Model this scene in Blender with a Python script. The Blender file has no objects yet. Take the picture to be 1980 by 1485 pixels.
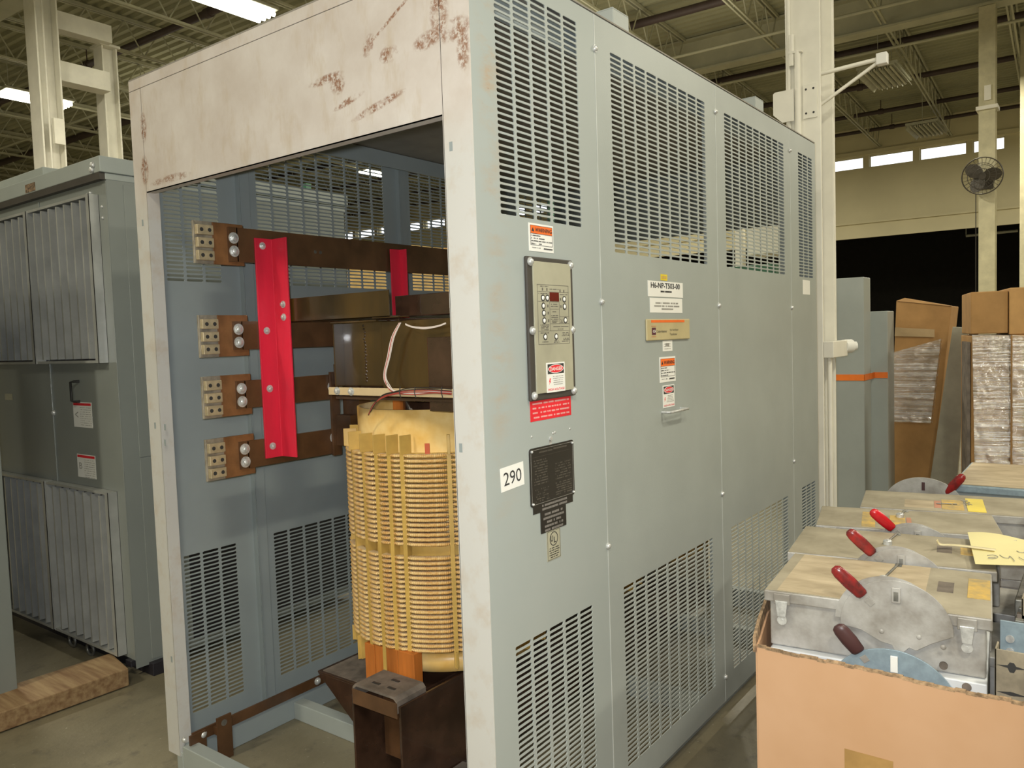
import bpy, math, random
from mathutils import Vector, Matrix
random.seed(7)
C = bpy.context.scene
COL = C.collection
# ------------------------------------------------------------------ camera
CAM = Vector((-1.4669, -1.1952, 1.5215)); FPX = 1534.25
FWD = Vector((0.79747276, 0.60049135, -0.05871405))
RGT = Vector((0.59960517, -0.79958757, -0.03366537))
UPV = Vector((0.06716279, 0.00835803, 0.99770702))
cd = bpy.data.cameras.new('camera'); cam = bpy.data.objects.new('camera', cd); COL.objects.link(cam)
cd.sensor_width = 36.0; cd.lens = 36.0*FPX/1980.0; cd.clip_start = 0.05; cd.clip_end = 200
cam.matrix_world = Matrix(((RGT.x, UPV.x, -FWD.x, CAM.x), (RGT.y, UPV.y, -FWD.y, CAM.y), (RGT.z, UPV.z, -FWD.z, CAM.z), (0, 0, 0, 1)))
C.camera = cam
def at(px, py, **k):
    """survey helper: the point of an axis plane seen at a pixel of the photograph"""
    d = FWD + RGT*((px-990)/FPX) - UPV*((py-742.5)/FPX)
    a, v = list(k.items())[0]; i = 'xyz'.index(a)
    return CAM + d*((v-CAM[i])/d[i])
# ------------------------------------------------------------------ world, exposure, lights
w = bpy.data.worlds.new('world'); C.world = w; w.use_nodes = True
w.node_tree.nodes['Background'].inputs[0].default_value = (0.92, 0.96, 1.0, 1)
w.node_tree.nodes['Background'].inputs[1].default_value = 2.2
C.view_settings.view_transform = 'Standard'; C.view_settings.look = 'None'
C.view_settings.exposure = 0.0; C.view_settings.gamma = 1.0; C.view_settings.use_curve_mapping = False
WARM = (1.0, 0.935, 0.75)
def area(name, loc, sx, sy, power, color, rot=(0, 0, 0)):
    l = bpy.data.lights.new(name, 'AREA'); l.shape = 'RECTANGLE'; l.size = sx; l.size_y = sy
    l.energy = power; l.color = color
    o = bpy.data.objects.new(name, l); COL.objects.link(o); o.location = loc; o.rotation_euler = rot
    return o
# the camera's own flash, mounted just above and beside the lens
fl = bpy.data.lights.new('camera_flash', 'SPOT'); fl.energy = 150; fl.color = (0.95, 0.98, 1.0)
fl.shadow_soft_size = 0.02; fl.spot_size = math.radians(112); fl.spot_blend = 0.75
fo = bpy.data.objects.new('camera_flash', fl); COL.objects.link(fo)
fo.location = CAM + UPV*0.035 - RGT*0.03
fo.rotation_euler = cam.matrix_world.to_euler()
# high hall fluorescents, plus fill lamps added among and below them
for i, (x, y, p) in enumerate([(-3.5, -3.0, 210), (-5.0, 2.0, 210), (0.5, 6.5, 170), (8.5, -4.0, 230), (8.0, 3.5, 260), (13.5, 1.0, 240),
                               (15.5, -4.5, 220), (7.5, 12.0, 260), (15.5, 8.0, 230), (1.5, 18.0, 200), (-6.0, 9.0, 150), (2.5, -5.5, 170), (3.2, 4.6, 150), (0.9, -3.0, 130)]):  # final pair added as fill for the rear gap and the column
    area('hall_and_fill_light', (x, y, 5.55), 1.25, 0.35, p, WARM, (0, 0, math.radians(2.3)))
    if x < 13: area('fill_uplight', (x, y, 5.0), 2.6, 2.6, p*.10, WARM, (math.pi, 0, math.radians(2.3)))  # added upward fill to brighten the deck; no fixture there
# ------------------------------------------------------------------ materials
MATS = {}
def nt(name):
    m = bpy.data.materials.new(name); m.use_nodes = True; return m, m.node_tree.nodes, m.node_tree.links, m.node_tree.nodes['Principled BSDF']
def mixc(n, l, fac, a, b):
    x = n.new('ShaderNodeMix'); x.data_type = 'RGBA'
    for s, v in ((0, fac), (6, a), (7, b)):
        if isinstance(v, (int, float)): x.inputs[s].default_value = v
        elif isinstance(v, tuple): x.inputs[s].default_value = v if len(v) == 4 else v+(1,)
        else: l.new(v, x.inputs[s])
    return x.outputs[2]
def noise(n, l, scale, detail=3, rough=.55, stretch=None, dist=0):
    t = n.new('ShaderNodeTexCoord'); z = n.new('ShaderNodeTexNoise'); z.inputs['Scale'].default_value = scale
    z.inputs['Detail'].default_value = detail; z.inputs['Roughness'].default_value = rough; z.inputs['Distortion'].default_value = dist
    if stretch:
        mp = n.new('ShaderNodeMapping'); mp.inputs['Scale'].default_value = stretch; l.new(t.outputs['Object'], mp.inputs[0]); l.new(mp.outputs[0], z.inputs['Vector'])
    else: l.new(t.outputs['Object'], z.inputs['Vector'])
    return z.outputs['Fac']
def ramp(n, l, src, a, b):
    r = n.new('ShaderNodeMapRange'); r.inputs['From Min'].default_value = a; r.inputs['From Max'].default_value = b; r.clamp = True
    l.new(src, r.inputs['Value']); return r.outputs[0]
def mth(n, l, op, a, b=None):
    q = n.new('ShaderNodeMath'); q.operation = op
    for i, v in enumerate((a, b)):
        if v is None: continue
        if isinstance(v, (int, float)): q.inputs[i].default_value = v
        else: l.new(v, q.inputs[i])
    return q.outputs[0]
def mat(name, col, rough=.5, metal=0., var=.06, vscale=6, bump=0., bscale=60, stretch=None, spec=.5, alt=None, coat=0):
    """painted / plain surface: base colour with mild mottling and optional bump"""
    if name in MATS: return MATS[name]
    m, n, l, p = nt(name)
    p.inputs['Roughness'].default_value = rough; p.inputs['Metallic'].default_value = metal
    p.inputs['Specular IOR Level'].default_value = spec; p.inputs['Coat Weight'].default_value = coat
    dark = alt if alt else tuple(c*(1-var*3) for c in col); light = tuple(min(1, c*(1+var)) for c in col)
    f = noise(n, l, vscale, 4, .6, stretch)
    l.new(mixc(n, l, ramp(n, l, f, .35, .68), dark, light), p.inputs['Base Color'])
    if bump:
        b = n.new('ShaderNodeBump'); b.inputs['Strength'].default_value = bump; b.inputs['Distance'].default_value = .004
        l.new(noise(n, l, bscale, 3, .6, stretch), b.inputs['Height']); l.new(b.outputs[0], p.inputs['Normal'])
    MATS[name] = m; return m
GRAY = mat('gray_paint', (.345, .378, .362), .42, var=.025, vscale=3, bump=.08, bscale=220)
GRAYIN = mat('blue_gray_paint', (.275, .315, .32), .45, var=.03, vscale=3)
GRAYC = mat('cabinet_gray', (.245, .265, .25), .3, var=.03, vscale=2)
PSHADE = mat('painted_shade', (.022, .02, .026), .45); LOUVM = mat('louvre_metal', (.46, .47, .45), .3, .3)  # near-black: the unlit depth of recesses put into the colour
GRAYD = mat('roof_dark_gray', (.27, .25, .215), .6)
def stained():
    m, n, l, p = nt('gray_paint_stained'); p.inputs['Roughness'].default_value = .45
    tc = n.new('ShaderNodeTexCoord'); sep = n.new('ShaderNodeSeparateXYZ'); l.new(tc.outputs['Object'], sep.inputs[0])
    band = mth(n, l, 'MULTIPLY', ramp(n, l, sep.outputs['X'], .015, .06), ramp(n, l, sep.outputs['X'], .15, .07))
    f = ramp(n, l, noise(n, l, 7, 5, .7, (1, 1, 2.2)), .46, .66); f2 = ramp(n, l, noise(n, l, 1.6, 3, .5), .35, .6)
    k = mth(n, l, 'MULTIPLY', mth(n, l, 'MULTIPLY', band, f), mth(n, l, 'MULTIPLY', f2, ramp(n, l, sep.outputs['Z'], .7, 1.6)))
    c = mixc(n, l, ramp(n, l, noise(n, l, 3, 4, .6), .35, .68), (.335, .372, .36), (.355, .388, .375))
    sp = ramp(n, l, noise(n, l, 40, 4, .8), .62, .70)
    c = mixc(n, l, mth(n, l, 'MULTIPLY', k, .75), c, (.40, .28, .17))
    c = mixc(n, l, mth(n, l, 'MULTIPLY', mth(n, l, 'MULTIPLY', k, sp), .9), c, (.13, .06, .03))
    l.new(c, p.inputs['Base Color']); return m
def dusty(name):
    m, n, l, p = nt(name); p.inputs['Roughness'].default_value = .65
    f = noise(n, l, 4.5, 5, .65); f2 = noise(n, l, 14, 4, .7, (1, 1, .35))
    base = mixc(n, l, ramp(n, l, f, .35, .7), (.50, .445, .40), (.60, .56, .525))
    base = mixc(n, l, mth(n, l, 'MULTIPLY', ramp(n, l, f2, .52, .72), .5), base, (.42, .33, .22))
    tc = n.new('ShaderNodeTexCoord'); sep = n.new('ShaderNodeSeparateXYZ'); l.new(tc.outputs['Object'], sep.inputs[0])
    Y, Z = sep.outputs['Y'], sep.outputs['Z']
    def blob(cy, cz, ry, rz, tilt=0.):
        dy = mth(n, l, 'DIVIDE', mth(n, l, 'SUBTRACT', Y, cy), ry)
        zz = mth(n, l, 'ADD', Z, mth(n, l, 'MULTIPLY', mth(n, l, 'SUBTRACT', Y, cy), tilt))
        dz = mth(n, l, 'DIVIDE', mth(n, l, 'SUBTRACT', zz, cz), rz)
        r2 = mth(n, l, 'ADD', mth(n, l, 'MULTIPLY', dy, dy), mth(n, l, 'MULTIPLY', dz, dz))
        return ramp(n, l, r2, 1.2, .45)
    tot = None
    for b in ((.045, 2.250, .05, .028, .1), (.13, 2.248, .05, .022, .1), (.263, 2.245, .035, .022), (.336, 2.284, .022, .026, .5), (.505, 2.235, .07, .013, .05), (.46, 2.215, .03, .03), (.238, 2.337, .10, .006, .55), (.02, 2.20, .02, .05), (1.449, 2.28, .02, .05), (1.457, 2.135, .025, .05), (1.30, 2.085, .12, .014), (.42, 2.16, .06, .010, .2), (.311, 2.126, .10, .012, .2), (.09, 2.30, .03, .06)):
        q = blob(*b); tot = q if tot is None else mth(n, l, 'MAXIMUM', tot, q)
    sp = ramp(n, l, noise(n, l, 85, 4, .75), .42, .54); sp2 = ramp(n, l, noise(n, l, 22, 3, .6), .34, .52)
    rust = mth(n, l, 'MULTIPLY', mth(n, l, 'MULTIPLY', tot, sp), sp2)
    base = mixc(n, l, mth(n, l, 'MULTIPLY', rust, .9), base, (.22, .095, .045))
    lowm = ramp(n, l, Z, 1.95, 2.1)      # below the header the dust has worn off to the grey paint
    base = mixc(n, l, lowm, mixc(n, l, ramp(n, l, noise(n, l, 10, 4, .7), .5, .8), (.52, .515, .49), (.46, .40, .33)), base)
    l.new(base, p.inputs['Base Color']); MATS[name] = m; return m
DUSTY = dusty('dusty_rusty_paint'); STAINED = stained(); EDGE = mat('painted_edge_highlight', (.56, .59, .57), .4)
CREAM = mat('cream_paint', (.80, .78, .69), .5, var=.04, vscale=3)
WALLP = mat('wall_paint', (.70, .64, .42), .8, var=.03, vscale=.6)
STEELP = mat('painted_steel_pale', (.46, .45, .32), .6, var=.05, vscale=2)
DECK = mat('roof_deck', (.36, .35, .22), .8, var=.05, vscale=.8)
DARKP = mat('dark_pipe', (.055, .035, .03), .6)
BROWN = mat('varnished_brown', (.105, .050, .022), .35, var=.15, vscale=7, coat=.2)
VARN = mat('glossy_varnish', (.075, .041, .009), .28, var=.22, vscale=4, stretch=(1, 1, .3), coat=.4)
DKV = mat('dark_varnish', (.060, .030, .018), .25, var=.2, vscale=5, coat=.4)
TIN = mat('tinned_plate', (.42, .38, .31), .4, .5, var=.12, vscale=30, bump=.3, bscale=120)
LUG = mat('lug_brass', (.55, .46, .30), .42, .45, var=.08, vscale=40)
BOLT = mat('zinc_bolt', (.66, .67, .66), .36, .45, var=.1, vscale=60)
RED = mat('red_fibreglass', (.70, .022, .055), .38, var=.07, vscale=8, bump=.15, bscale=90, stretch=(1, 1, .2))
YEL = mat('yellow_resin', (.84, .62, .27), .38, var=.06, vscale=7, alt=(.72, .42, .10))
YEL2 = mat('yellow_board', (.56, .36, .09), .45, var=.06, vscale=12)
ORNG = mat('orange_plank', (.55, .17, .03), .4, var=.15, vscale=12, stretch=(1, 1, .15))
REDT = mat('red_tab', (.55, .10, .03), .5)
TAN = mat('tan_bar', (.62, .48, .28), .5)
def winding_mat():
    m, n, l, p = nt('taped_winding'); p.inputs['Roughness'].default_value = .45
    tc = n.new('ShaderNodeTexCoord'); g = n.new('ShaderNodeSeparateXYZ'); l.new(tc.outputs['Object'], g.inputs[0])
    a = mth(n, l, 'ARCTAN2', g.outputs['Y'], g.outputs['X']); s = mth(n, l, 'SINE', mth(n, l, 'MULTIPLY', a, 340.))
    f = noise(n, l, 30, 4, .7)
    c = mixc(n, l, ramp(n, l, f, .38, .62), (.66, .36, .10), (.90, .66, .30))
    c = mixc(n, l, mth(n, l, 'MULTIPLY', ramp(n, l, s, -.2, -.9), .3), c, (.45, .22, .06))
    # settled dust on upward faces
    ge = n.new('ShaderNodeNewGeometry'); g2 = n.new('ShaderNodeSeparateXYZ'); l.new(ge.outputs['Normal'], g2.inputs[0])
    c = mixc(n, l, mth(n, l, 'MULTIPLY', ramp(n, l, g2.outputs['Z'], .80, .98), .5), c, (.55, .48, .37))
    l.new(c, p.inputs['Base Color'])
    b = n.new('ShaderNodeBump'); b.inputs['Strength'].default_value = .6; b.inputs['Distance'].default_value = .002
    l.new(s, b.inputs['Height']); l.new(b.outputs[0], p.inputs['Normal']); return m
WIND = winding_mat()
BLACK = mat('black_plate', (.022, .020, .018), .35)
GASKET = mat('dark_gasket', (.055, .048, .04), .6)
BEIGE = mat('beige_plate', (.40, .385, .285), .5)
TANP = mat('nameplate_tan', (.52, .44, .24), .5)
WHITE = mat('white_label', (.80, .80, .76), .5, var=.01)
INK = mat('black_ink', (.03, .03, .03), .6); INKG = mat('grey_ink', (.32, .31, .28), .6)
INKW = mat('white_ink', (.78, .76, .72), .6); INKB = mat('faint_plate_print', (.085, .075, .06), .5); INKP = mat('panel_ink', (.13, .12, .10), .6); INKR = mat('pale_red_print', (.80, .38, .36), .6)
ORL = mat('orange_label', (.90, .17, .02), .5); REDL = mat('red_label', (.78, .02, .035), .5)
YLW = mat('yellow_sticker', (.80, .62, .03), .5); GOLD = mat('worn_yellow_sticker', (.58, .37, .07), .6, var=.15, vscale=25, alt=(.36, .27, .12))
PINK = mat('faded_red_sticker', (.52, .22, .13), .6)
PURP = mat('purple_logo', (.10, .02, .04), .5); DISP = mat('dark_red_window', (.12, .008, .006), .2)
CARD = mat('cardboard', (.56, .345, .205), .75, var=.03, vscale=2.5, alt=(.52, .305, .165))
CARD2 = mat('cardboard_brown', (.42, .235, .085), .8, var=.06, vscale=5)
TORN = mat('torn_cardboard', (.42, .28, .16), .9, var=.2, vscale=60, bump=.6, bscale=90)
TAPE = mat('packing_tape', (.42, .25, .09), .25, var=.08, vscale=9)
LID = mat('dusty_lid', (.37, .325, .24), .7, var=.10, vscale=7, alt=(.27, .235, .165))
LIDW = mat('worn_wood_lid', (.50, .41, .28), .65, var=.1, vscale=13, alt=(.33, .26, .165), stretch=(1, .4, 1))
ALU = mat('dirty_aluminium', (.44, .43, .405), .5, .2, var=.08, vscale=10, alt=(.25, .23, .20), bump=.15, bscale=60)
ALUW = mat('white_enamel', (.66, .68, .70), .45)
BLUEA = mat('blue_grey_disc', (.27, .35, .40), .5, .2, var=.06, vscale=40)
HRED = mat('red_grip', (.30, .018, .018), .26, var=.2, vscale=22, alt=(.07, .02, .02)); HDRK = mat('dark_grip', (.07, .03, .03), .4)
HBRT = mat('bright_red_grip', (.55, .012, .02), .25, var=.1, vscale=12)
PAPER = mat('yellow_paper', (.78, .70, .36), .7, var=.02); WOOD = mat('pine_timber', (.33, .225, .115), .7, var=.12, vscale=6, stretch=(6, .5, 6), alt=(.20, .11, .05))
STRAP = mat('orange_strap', (.85, .20, .02), .45)
FIXT = mat('fixture_metal', (.50, .50, .40), .5); TUBEOFF = mat('unlit_tube', (.62, .60, .46), .4)
FAND = mat('fan_dark', (.07, .06, .045), .5); GREENP = mat('green_rack', (.03, .12, .07), .5)
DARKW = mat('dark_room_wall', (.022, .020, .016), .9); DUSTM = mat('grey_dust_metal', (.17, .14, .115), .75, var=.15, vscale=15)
WIRER = mat('red_wire', (.45, .07, .05), .5); WIREW = mat('white_wire', (.80, .70, .64), .5); WIREB = mat('black_wire', (.03, .025, .02), .5)
SHELL = mat('clamp_metal', (.24, .235, .21), .45, .6, var=.2, vscale=20)
def emis(name, col, s):
    m, n, l, p = nt(name); p.inputs['Emission Color'].default_value = col+(1,); p.inputs['Emission Strength'].default_value = s; p.inputs['Base Color'].default_value = col+(1,); return m
LAMP = emis('lit_tube', (1.0, .97, .78), 14)
def glass():
    m, n, l, p = nt('window_glass'); p.inputs['Transmission Weight'].default_value = 1; p.inputs['Roughness'].default_value = .02
    p.inputs['IOR'].default_value = 1.01; return m
GLASS = glass()
def wrap_mat():
    m, n, l, p = nt('stretch_film'); o = n['Material Output']; n.remove(p)
    tr = n.new('ShaderNodeBsdfTransparent'); gl = n.new('ShaderNodeBsdfGlossy'); gl.inputs['Roughness'].default_value = .2; gl.inputs['Color'].default_value = (1, 1, 1, 1)
    df = n.new('ShaderNodeBsdfDiffuse'); df.inputs['Color'].default_value = (.95, .92, .90, 1)
    b = n.new('ShaderNodeBump'); b.inputs['Strength'].default_value = 1.; b.inputs['Distance'].default_value = .014
    l.new(noise(n, l, 7, 6, .7, (1, .35, 6), .8), b.inputs['Height']); l.new(b.outputs[0], gl.inputs['Normal'])
    st = ramp(n, l, noise(n, l, 13, 7, .8, (1, .08, 7), .4), .48, .60)  # white diffuse streaks paint glare onto the milky film
    m1 = n.new('ShaderNodeMixShader'); l.new(mth(n, l, 'ADD', mth(n, l, 'MULTIPLY', st, .75), .05), m1.inputs[0]); l.new(tr.outputs[0], m1.inputs[1]); l.new(df.outputs[0], m1.inputs[2])
    m2 = n.new('ShaderNodeMixShader'); m2.inputs[0].default_value = .42; l.new(m1.outputs[0], m2.inputs[1]); l.new(gl.outputs[0], m2.inputs[2]); l.new(m2.outputs[0], o.inputs[0]); return m
WRAP = wrap_mat()
def floor_mat():
    m, n, l, p = nt('concrete_floor'); p.inputs['Roughness'].default_value = .42
    c = mixc(n, l, ramp(n, l, noise(n, l, 1.1, 6, .65), .35, .7), (.145, .125, .08), (.26, .228, .15))
    c = mixc(n, l, ramp(n, l, noise(n, l, 9, 5, .7), .55, .75), c, (.11, .095, .07))
    c = mixc(n, l, ramp(n, l, noise(n, l, 60, 2, .6), .70, .76), c, (.42, .38, .30))
    l.new(c, p.inputs['Base Color'])
    b = n.new('ShaderNodeBump'); b.inputs['Strength'].default_value = .15; b.inputs['Distance'].default_value = .01; l.new(noise(n, l, 25, 4, .6), b.inputs['Height']); l.new(b.outputs[0], p.inputs['Normal'])
    return m
FLOOR = floor_mat()
# ------------------------------------------------------------------ mesh builder
X, Y, Z = Vector((1, 0, 0)), Vector((0, 1, 0)), Vector((0, 0, 1))
class MB:
    def __init__(s): s.v = []; s.f = []; s.sm = []; s.mi = []; s.m = 0
    def add(s, vs, fs, smooth=False, T=None):
        b = len(s.v)
        s.v += [tuple(T @ Vector(v)) if T else tuple(v) for v in vs]
        for f in fs: s.f.append(tuple(b+i for i in f)); s.sm.append(smooth); s.mi.append(s.m)
        return s
    def box(s, x0, x1, y0, y1, z0, z1, T=None):
        x0, x1 = min(x0, x1), max(x0, x1); y0, y1 = min(y0, y1), max(y0, y1); z0, z1 = min(z0, z1), max(z0, z1)
        return s.add([(x0, y0, z0), (x1, y0, z0), (x1, y1, z0), (x0, y1, z0), (x0, y0, z1), (x1, y0, z1), (x1, y1, z1), (x0, y1, z1)],
                     [(0, 3, 2, 1), (4, 5, 6, 7), (0, 1, 5, 4), (1, 2, 6, 5), (2, 3, 7, 6), (3, 0, 4, 7)], T=T)
    def prism(s, pts, o, u, v, d, smooth=False):
        """polygon pts (a,b) in the frame o,u,v pushed along vector d"""
        n = len(pts); A = [o+u*a+v*b for a, b in pts]; B = [p+d for p in A]
        area2 = sum(pts[i][0]*pts[(i+1) % n][1]-pts[(i+1) % n][0]*pts[i][1] for i in range(n))
        flip = (u.cross(v).dot(d) > 0) == (area2 > 0)
        f0 = tuple(range(n)); f1 = tuple(range(2*n-1, n-1, -1)); fs = [f0[::-1], f1[::-1]] if flip else [f0, f1]
        for i in range(n):
            q = (i, (i+1) % n, n+(i+1) % n, n+i); fs.append(q if flip else q[::-1])
        return s.add(A+B, fs, smooth)
    def cyl(s, p0, p1, r, n=14, r1=None, cap=True):
        p0 = Vector(p0); p1 = Vector(p1); d = (p1-p0).normalized(); a = d.orthogonal().normalized(); b = d.cross(a); r1 = r if r1 is None else r1
        vs = [p0+(a*math.cos(t)+b*math.sin(t))*r for t in [2*math.pi*i/n for i in range(n)]]+[p1+(a*math.cos(t)+b*math.sin(t))*r1 for t in [2*math.pi*i/n for i in range(n)]]
        s.add(vs, [(i, (i+1) % n, n+(i+1) % n, n+i) for i in range(n)], n > 6)
        if cap: s.add(vs, [tuple(range(n))[::-1], tuple(range(n, 2*n))])
        return s
    def tube(s, pts, r, n=8, closed=False):
        P = [Vector(p) for p in pts]; k = len(P); vs = []; prev = None
        for i, p in enumerate(P):
            d = (P[(i+1) % k] - P[i-1]) if (closed or 0 < i < k-1) else (P[1]-P[0] if i == 0 else P[-1]-P[-2])
            d.normalize(); a = (d.orthogonal() if prev is None else (prev - d*prev.dot(d))).normalized(); prev = a; b = d.cross(a)
            vs += [p+(a*math.cos(t)+b*math.sin(t))*r for t in [2*math.pi*j/n for j in range(n)]]
        fs = [(i*n+j, i*n+(j+1) % n, ((i+1) % k)*n+(j+1) % n, ((i+1) % k)*n+j) for i in range(k if closed else k-1) for j in range(n)]
        s.add(vs, fs, True)
        if not closed: s.add(vs, [tuple(range(n))[::-1], tuple(range((k-1)*n, k*n))])
        return s
    def lathe(s, prof, c, n=64, closed=True, smooth=True):
        c = Vector(c); k = len(prof); vs = [(c.x+r*math.cos(2*math.pi*i/n), c.y+r*math.sin(2*math.pi*i/n), c.z+z) for i in range(n) for r, z in prof]
        fs = [(i*k+j, ((i+1) % n)*k+j, ((i+1) % n)*k+(j+1) % k, i*k+(j+1) % k) for i in range(n) for j in range(k if closed else k-1)]
        return s.add(vs, fs, smooth)
    def dome(s, c, axis, r, h, n=12, k=4):
        axis = axis.normalized(); a = axis.orthogonal().normalized(); b = axis.cross(a); vs = []
        for j in range(k):
            t = j/k*math.pi/2
            vs += [c+(a*math.cos(q)+b*math.sin(q))*r*math.cos(t)+axis*h*math.sin(t) for q in [2*math.pi*i/n for i in range(n)]]
        vs.append(c+axis*h); top = len(vs)-1
        fs = [(j*n+i, j*n+(i+1) % n, (j+1)*n+(i+1) % n, (j+1)*n+i) for j in range(k-1) for i in range(n)]+[((k-1)*n+i, (k-1)*n+(i+1) % n, top) for i in range(n)]
        return s.add(vs, fs, True)
    def bolt(s, c, ax, r=.012, h=.009, washer=True):
        c = Vector(c)
        if washer: s.cyl(c, c+ax*.002, r*1.55, 16)
        s.cyl(c+ax*.002, c+ax*(h), r, 6, r*.97); s.dome(c+ax*h, ax, r*.8, r*.25, 10, 2); return s
    def acorn(s, c, ax, r=.008):
        c = Vector(c); s.cyl(c, c+ax*.003, r*1.3, 12); s.dome(c+ax*.003, ax, r*1.1, r*.9, 12, 4); return s
    def plate(s, x0, x1, z0, z1, vents, y0, y1):
        """sheet in the xz plane between y0 and y1, pierced by rows of rounded slots"""
        xs = sorted({x0, x1, *[v[0] for v in vents], *[v[1] for v in vents]}); zs = sorted({z0, z1, *[v[2] for v in vents], *[v[3] for v in vents]})
        def quad(a, b, c, d): s.box(a, b, y0, y1, c, d)
        def inside(a, b, c, d): return any(v[0]-1e-6 <= a and b <= v[1]+1e-6 and v[2]-1e-6 <= c and d <= v[3]+1e-6 for v in vents)
        for i in range(len(xs)-1):
            for j in range(len(zs)-1):
                if not inside(xs[i], xs[i+1], zs[j], zs[j+1]): quad(xs[i], xs[i+1], zs[j], zs[j+1])
        for a, b, c, d, nc, nr in vents:
            pw, ph = (b-a)/nc, (d-c)/nr; gx, gz = .0045, .0027; r = min(.0045, ph/2-gz-.0002)
            for i in range(nc):
                for j in range(nr):
                    u0, u1, w0, w1 = a+i*pw, a+(i+1)*pw, c+j*ph, c+(j+1)*ph
                    h0, h1, k0, k1 = u0+gx, u1-gx, w0+gz, w1-gz
                    ring = []
                    for cx, cz, t0 in ((h1-r, k1-r, 0), (h0+r, k1-r, 90), (h0+r, k0+r, 180), (h1-r, k0+r, 270)):
                        for q in (0, 45, 90): t = math.radians(t0+q); ring.append((cx+r*math.cos(t), cz+r*math.sin(t)))
                    out = [(u1, w1), (u0, w1), (u0, w0), (u1, w0)]
                    vs = [(p[0], y0, p[1]) for p in ring+out]+[(p[0], y1, p[1]) for p in ring+out]; fs = []
                    for q in range(4):
                        o = 12+q; nx = 12+(q+1) % 4; e = (q*3+2); g = (q*3+3) % 12
                        F = [(o, q*3+1, q*3), (o, q*3+2, q*3+1), (o, nx, g, e)]
                        fs += [f for f in F]+[tuple(v+16 for v in f[::-1]) for f in F]
                    fs += [(i2, (i2+1) % 12, (i2+1) % 12+16, i2+16) for i2 in range(12)]
                    s.add(vs, fs)
        return s
    def build(s, name, m, parent=None, bevel=0, seg=2):
        me = bpy.data.meshes.new(name); off = origin(parent) if parent else Vector()
        me.from_pydata([tuple(Vector(v)-off) for v in s.v], [], s.f); me.polygons.foreach_set('use_smooth', s.sm)
        for q in (m if isinstance(m, (list, tuple)) else [m]): me.materials.append(q)
        if isinstance(m, (list, tuple)): me.polygons.foreach_set('material_index', s.mi)
        me.update(); o = bpy.data.objects.new(name, me); COL.objects.link(o)
        if parent: o.parent = parent
        if bevel:
            b = o.modifiers.new('bevel', 'BEVEL'); b.width = bevel; b.segments = seg; b.limit_method = 'ANGLE'; b.angle_limit = math.radians(40)
        return o
def origin(o):
    p = Vector()
    while o: p += o.location; o = o.parent
    return p
def thing(name, label, cat, loc, group=None):
    o = bpy.data.objects.new(name, None); COL.objects.link(o); o.location = loc; o.empty_display_size = .1
    o['label'] = label; o['category'] = cat
    if group: o['group'] = group
    return o
def tag(o, label, cat, group=None):
    o['label'] = label; o['category'] = cat
    if group: o['group'] = group
    return o
def struct(o): o['kind'] = 'structure'; return o
def lab(o, label): o['label'] = label; return o
def copy_tree(o, parent=None):
    c = o.copy(); COL.objects.link(c)
    if parent: c.parent = parent
    for ch in [q for q in bpy.data.objects if q.parent == o and q != c]: copy_tree(ch, c)
    return c
FONTC = {}
def text(mb, s, o, u, v, size, w=None, align='CENTER', dep=.0004, bold=0.):
    """solid lettering laid on the plane o,u,v; w stretches it to a given width"""
    cu = bpy.data.curves.new('t', 'FONT'); cu.body = s; cu.size = 1; cu.resolution_u = 3; cu.offset = bold
    ob = bpy.data.objects.new('t', cu); COL.objects.link(ob); dg = bpy.context.evaluated_depsgraph_get(); dg.update()
    me = bpy.data.meshes.new_from_object(ob.evaluated_get(dg)); bpy.data.objects.remove(ob)
    V = [q.co.copy() for q in me.vertices]; F = [tuple(p.vertices) for p in me.polygons]; bpy.data.meshes.remove(me)
    if not V: return
    x0 = min(q.x for q in V); x1 = max(q.x for q in V); y0 = min(q.y for q in V); y1 = max(q.y for q in V)
    sy = size/(y1-y0); sx = (w/(x1-x0)) if w else sy; n = u.cross(v).normalized()*dep
    ax = {'CENTER': (x0+x1)/2, 'LEFT': x0, 'RIGHT': x1}[align]
    mb.add([o+u*((q.x-ax)*sx)+v*((q.y-(y0+y1)/2)*sy)+n for q in V], F)
def quad(mb, o, u, v, a0, a1, b0, b1, dep=.0003, t=.0006):
    n = u.cross(v).normalized()
    mb.prism([(a0, b0), (a1, b0), (a1, b1), (a0, b1)], o+n*(dep), u, v, n*t)
def fine(mb, o, u, v, a0, a1, b, h, dens=.8, seed=0, center=False):
    """a line of print too small to read: broken dashes"""
    r = random.Random(seed+int(a0*1e5)+int(b*1e5)); n = u.cross(v).normalized()
    tot = (a1-a0)*(r.uniform(.6, 1) if center else 1); x = a0+((a1-a0)-tot)/2; end = x+tot
    while x < end:
        wd = min(r.uniform(.5, 1.6)*h, end-x)
        if r.random() < dens: mb.prism([(x, b-h/2), (x+wd*.85, b-h/2), (x+wd*.85, b+h/2), (x, b+h/2)], o+n*.0004, u, v, n*.0003)
        x += wd
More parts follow.
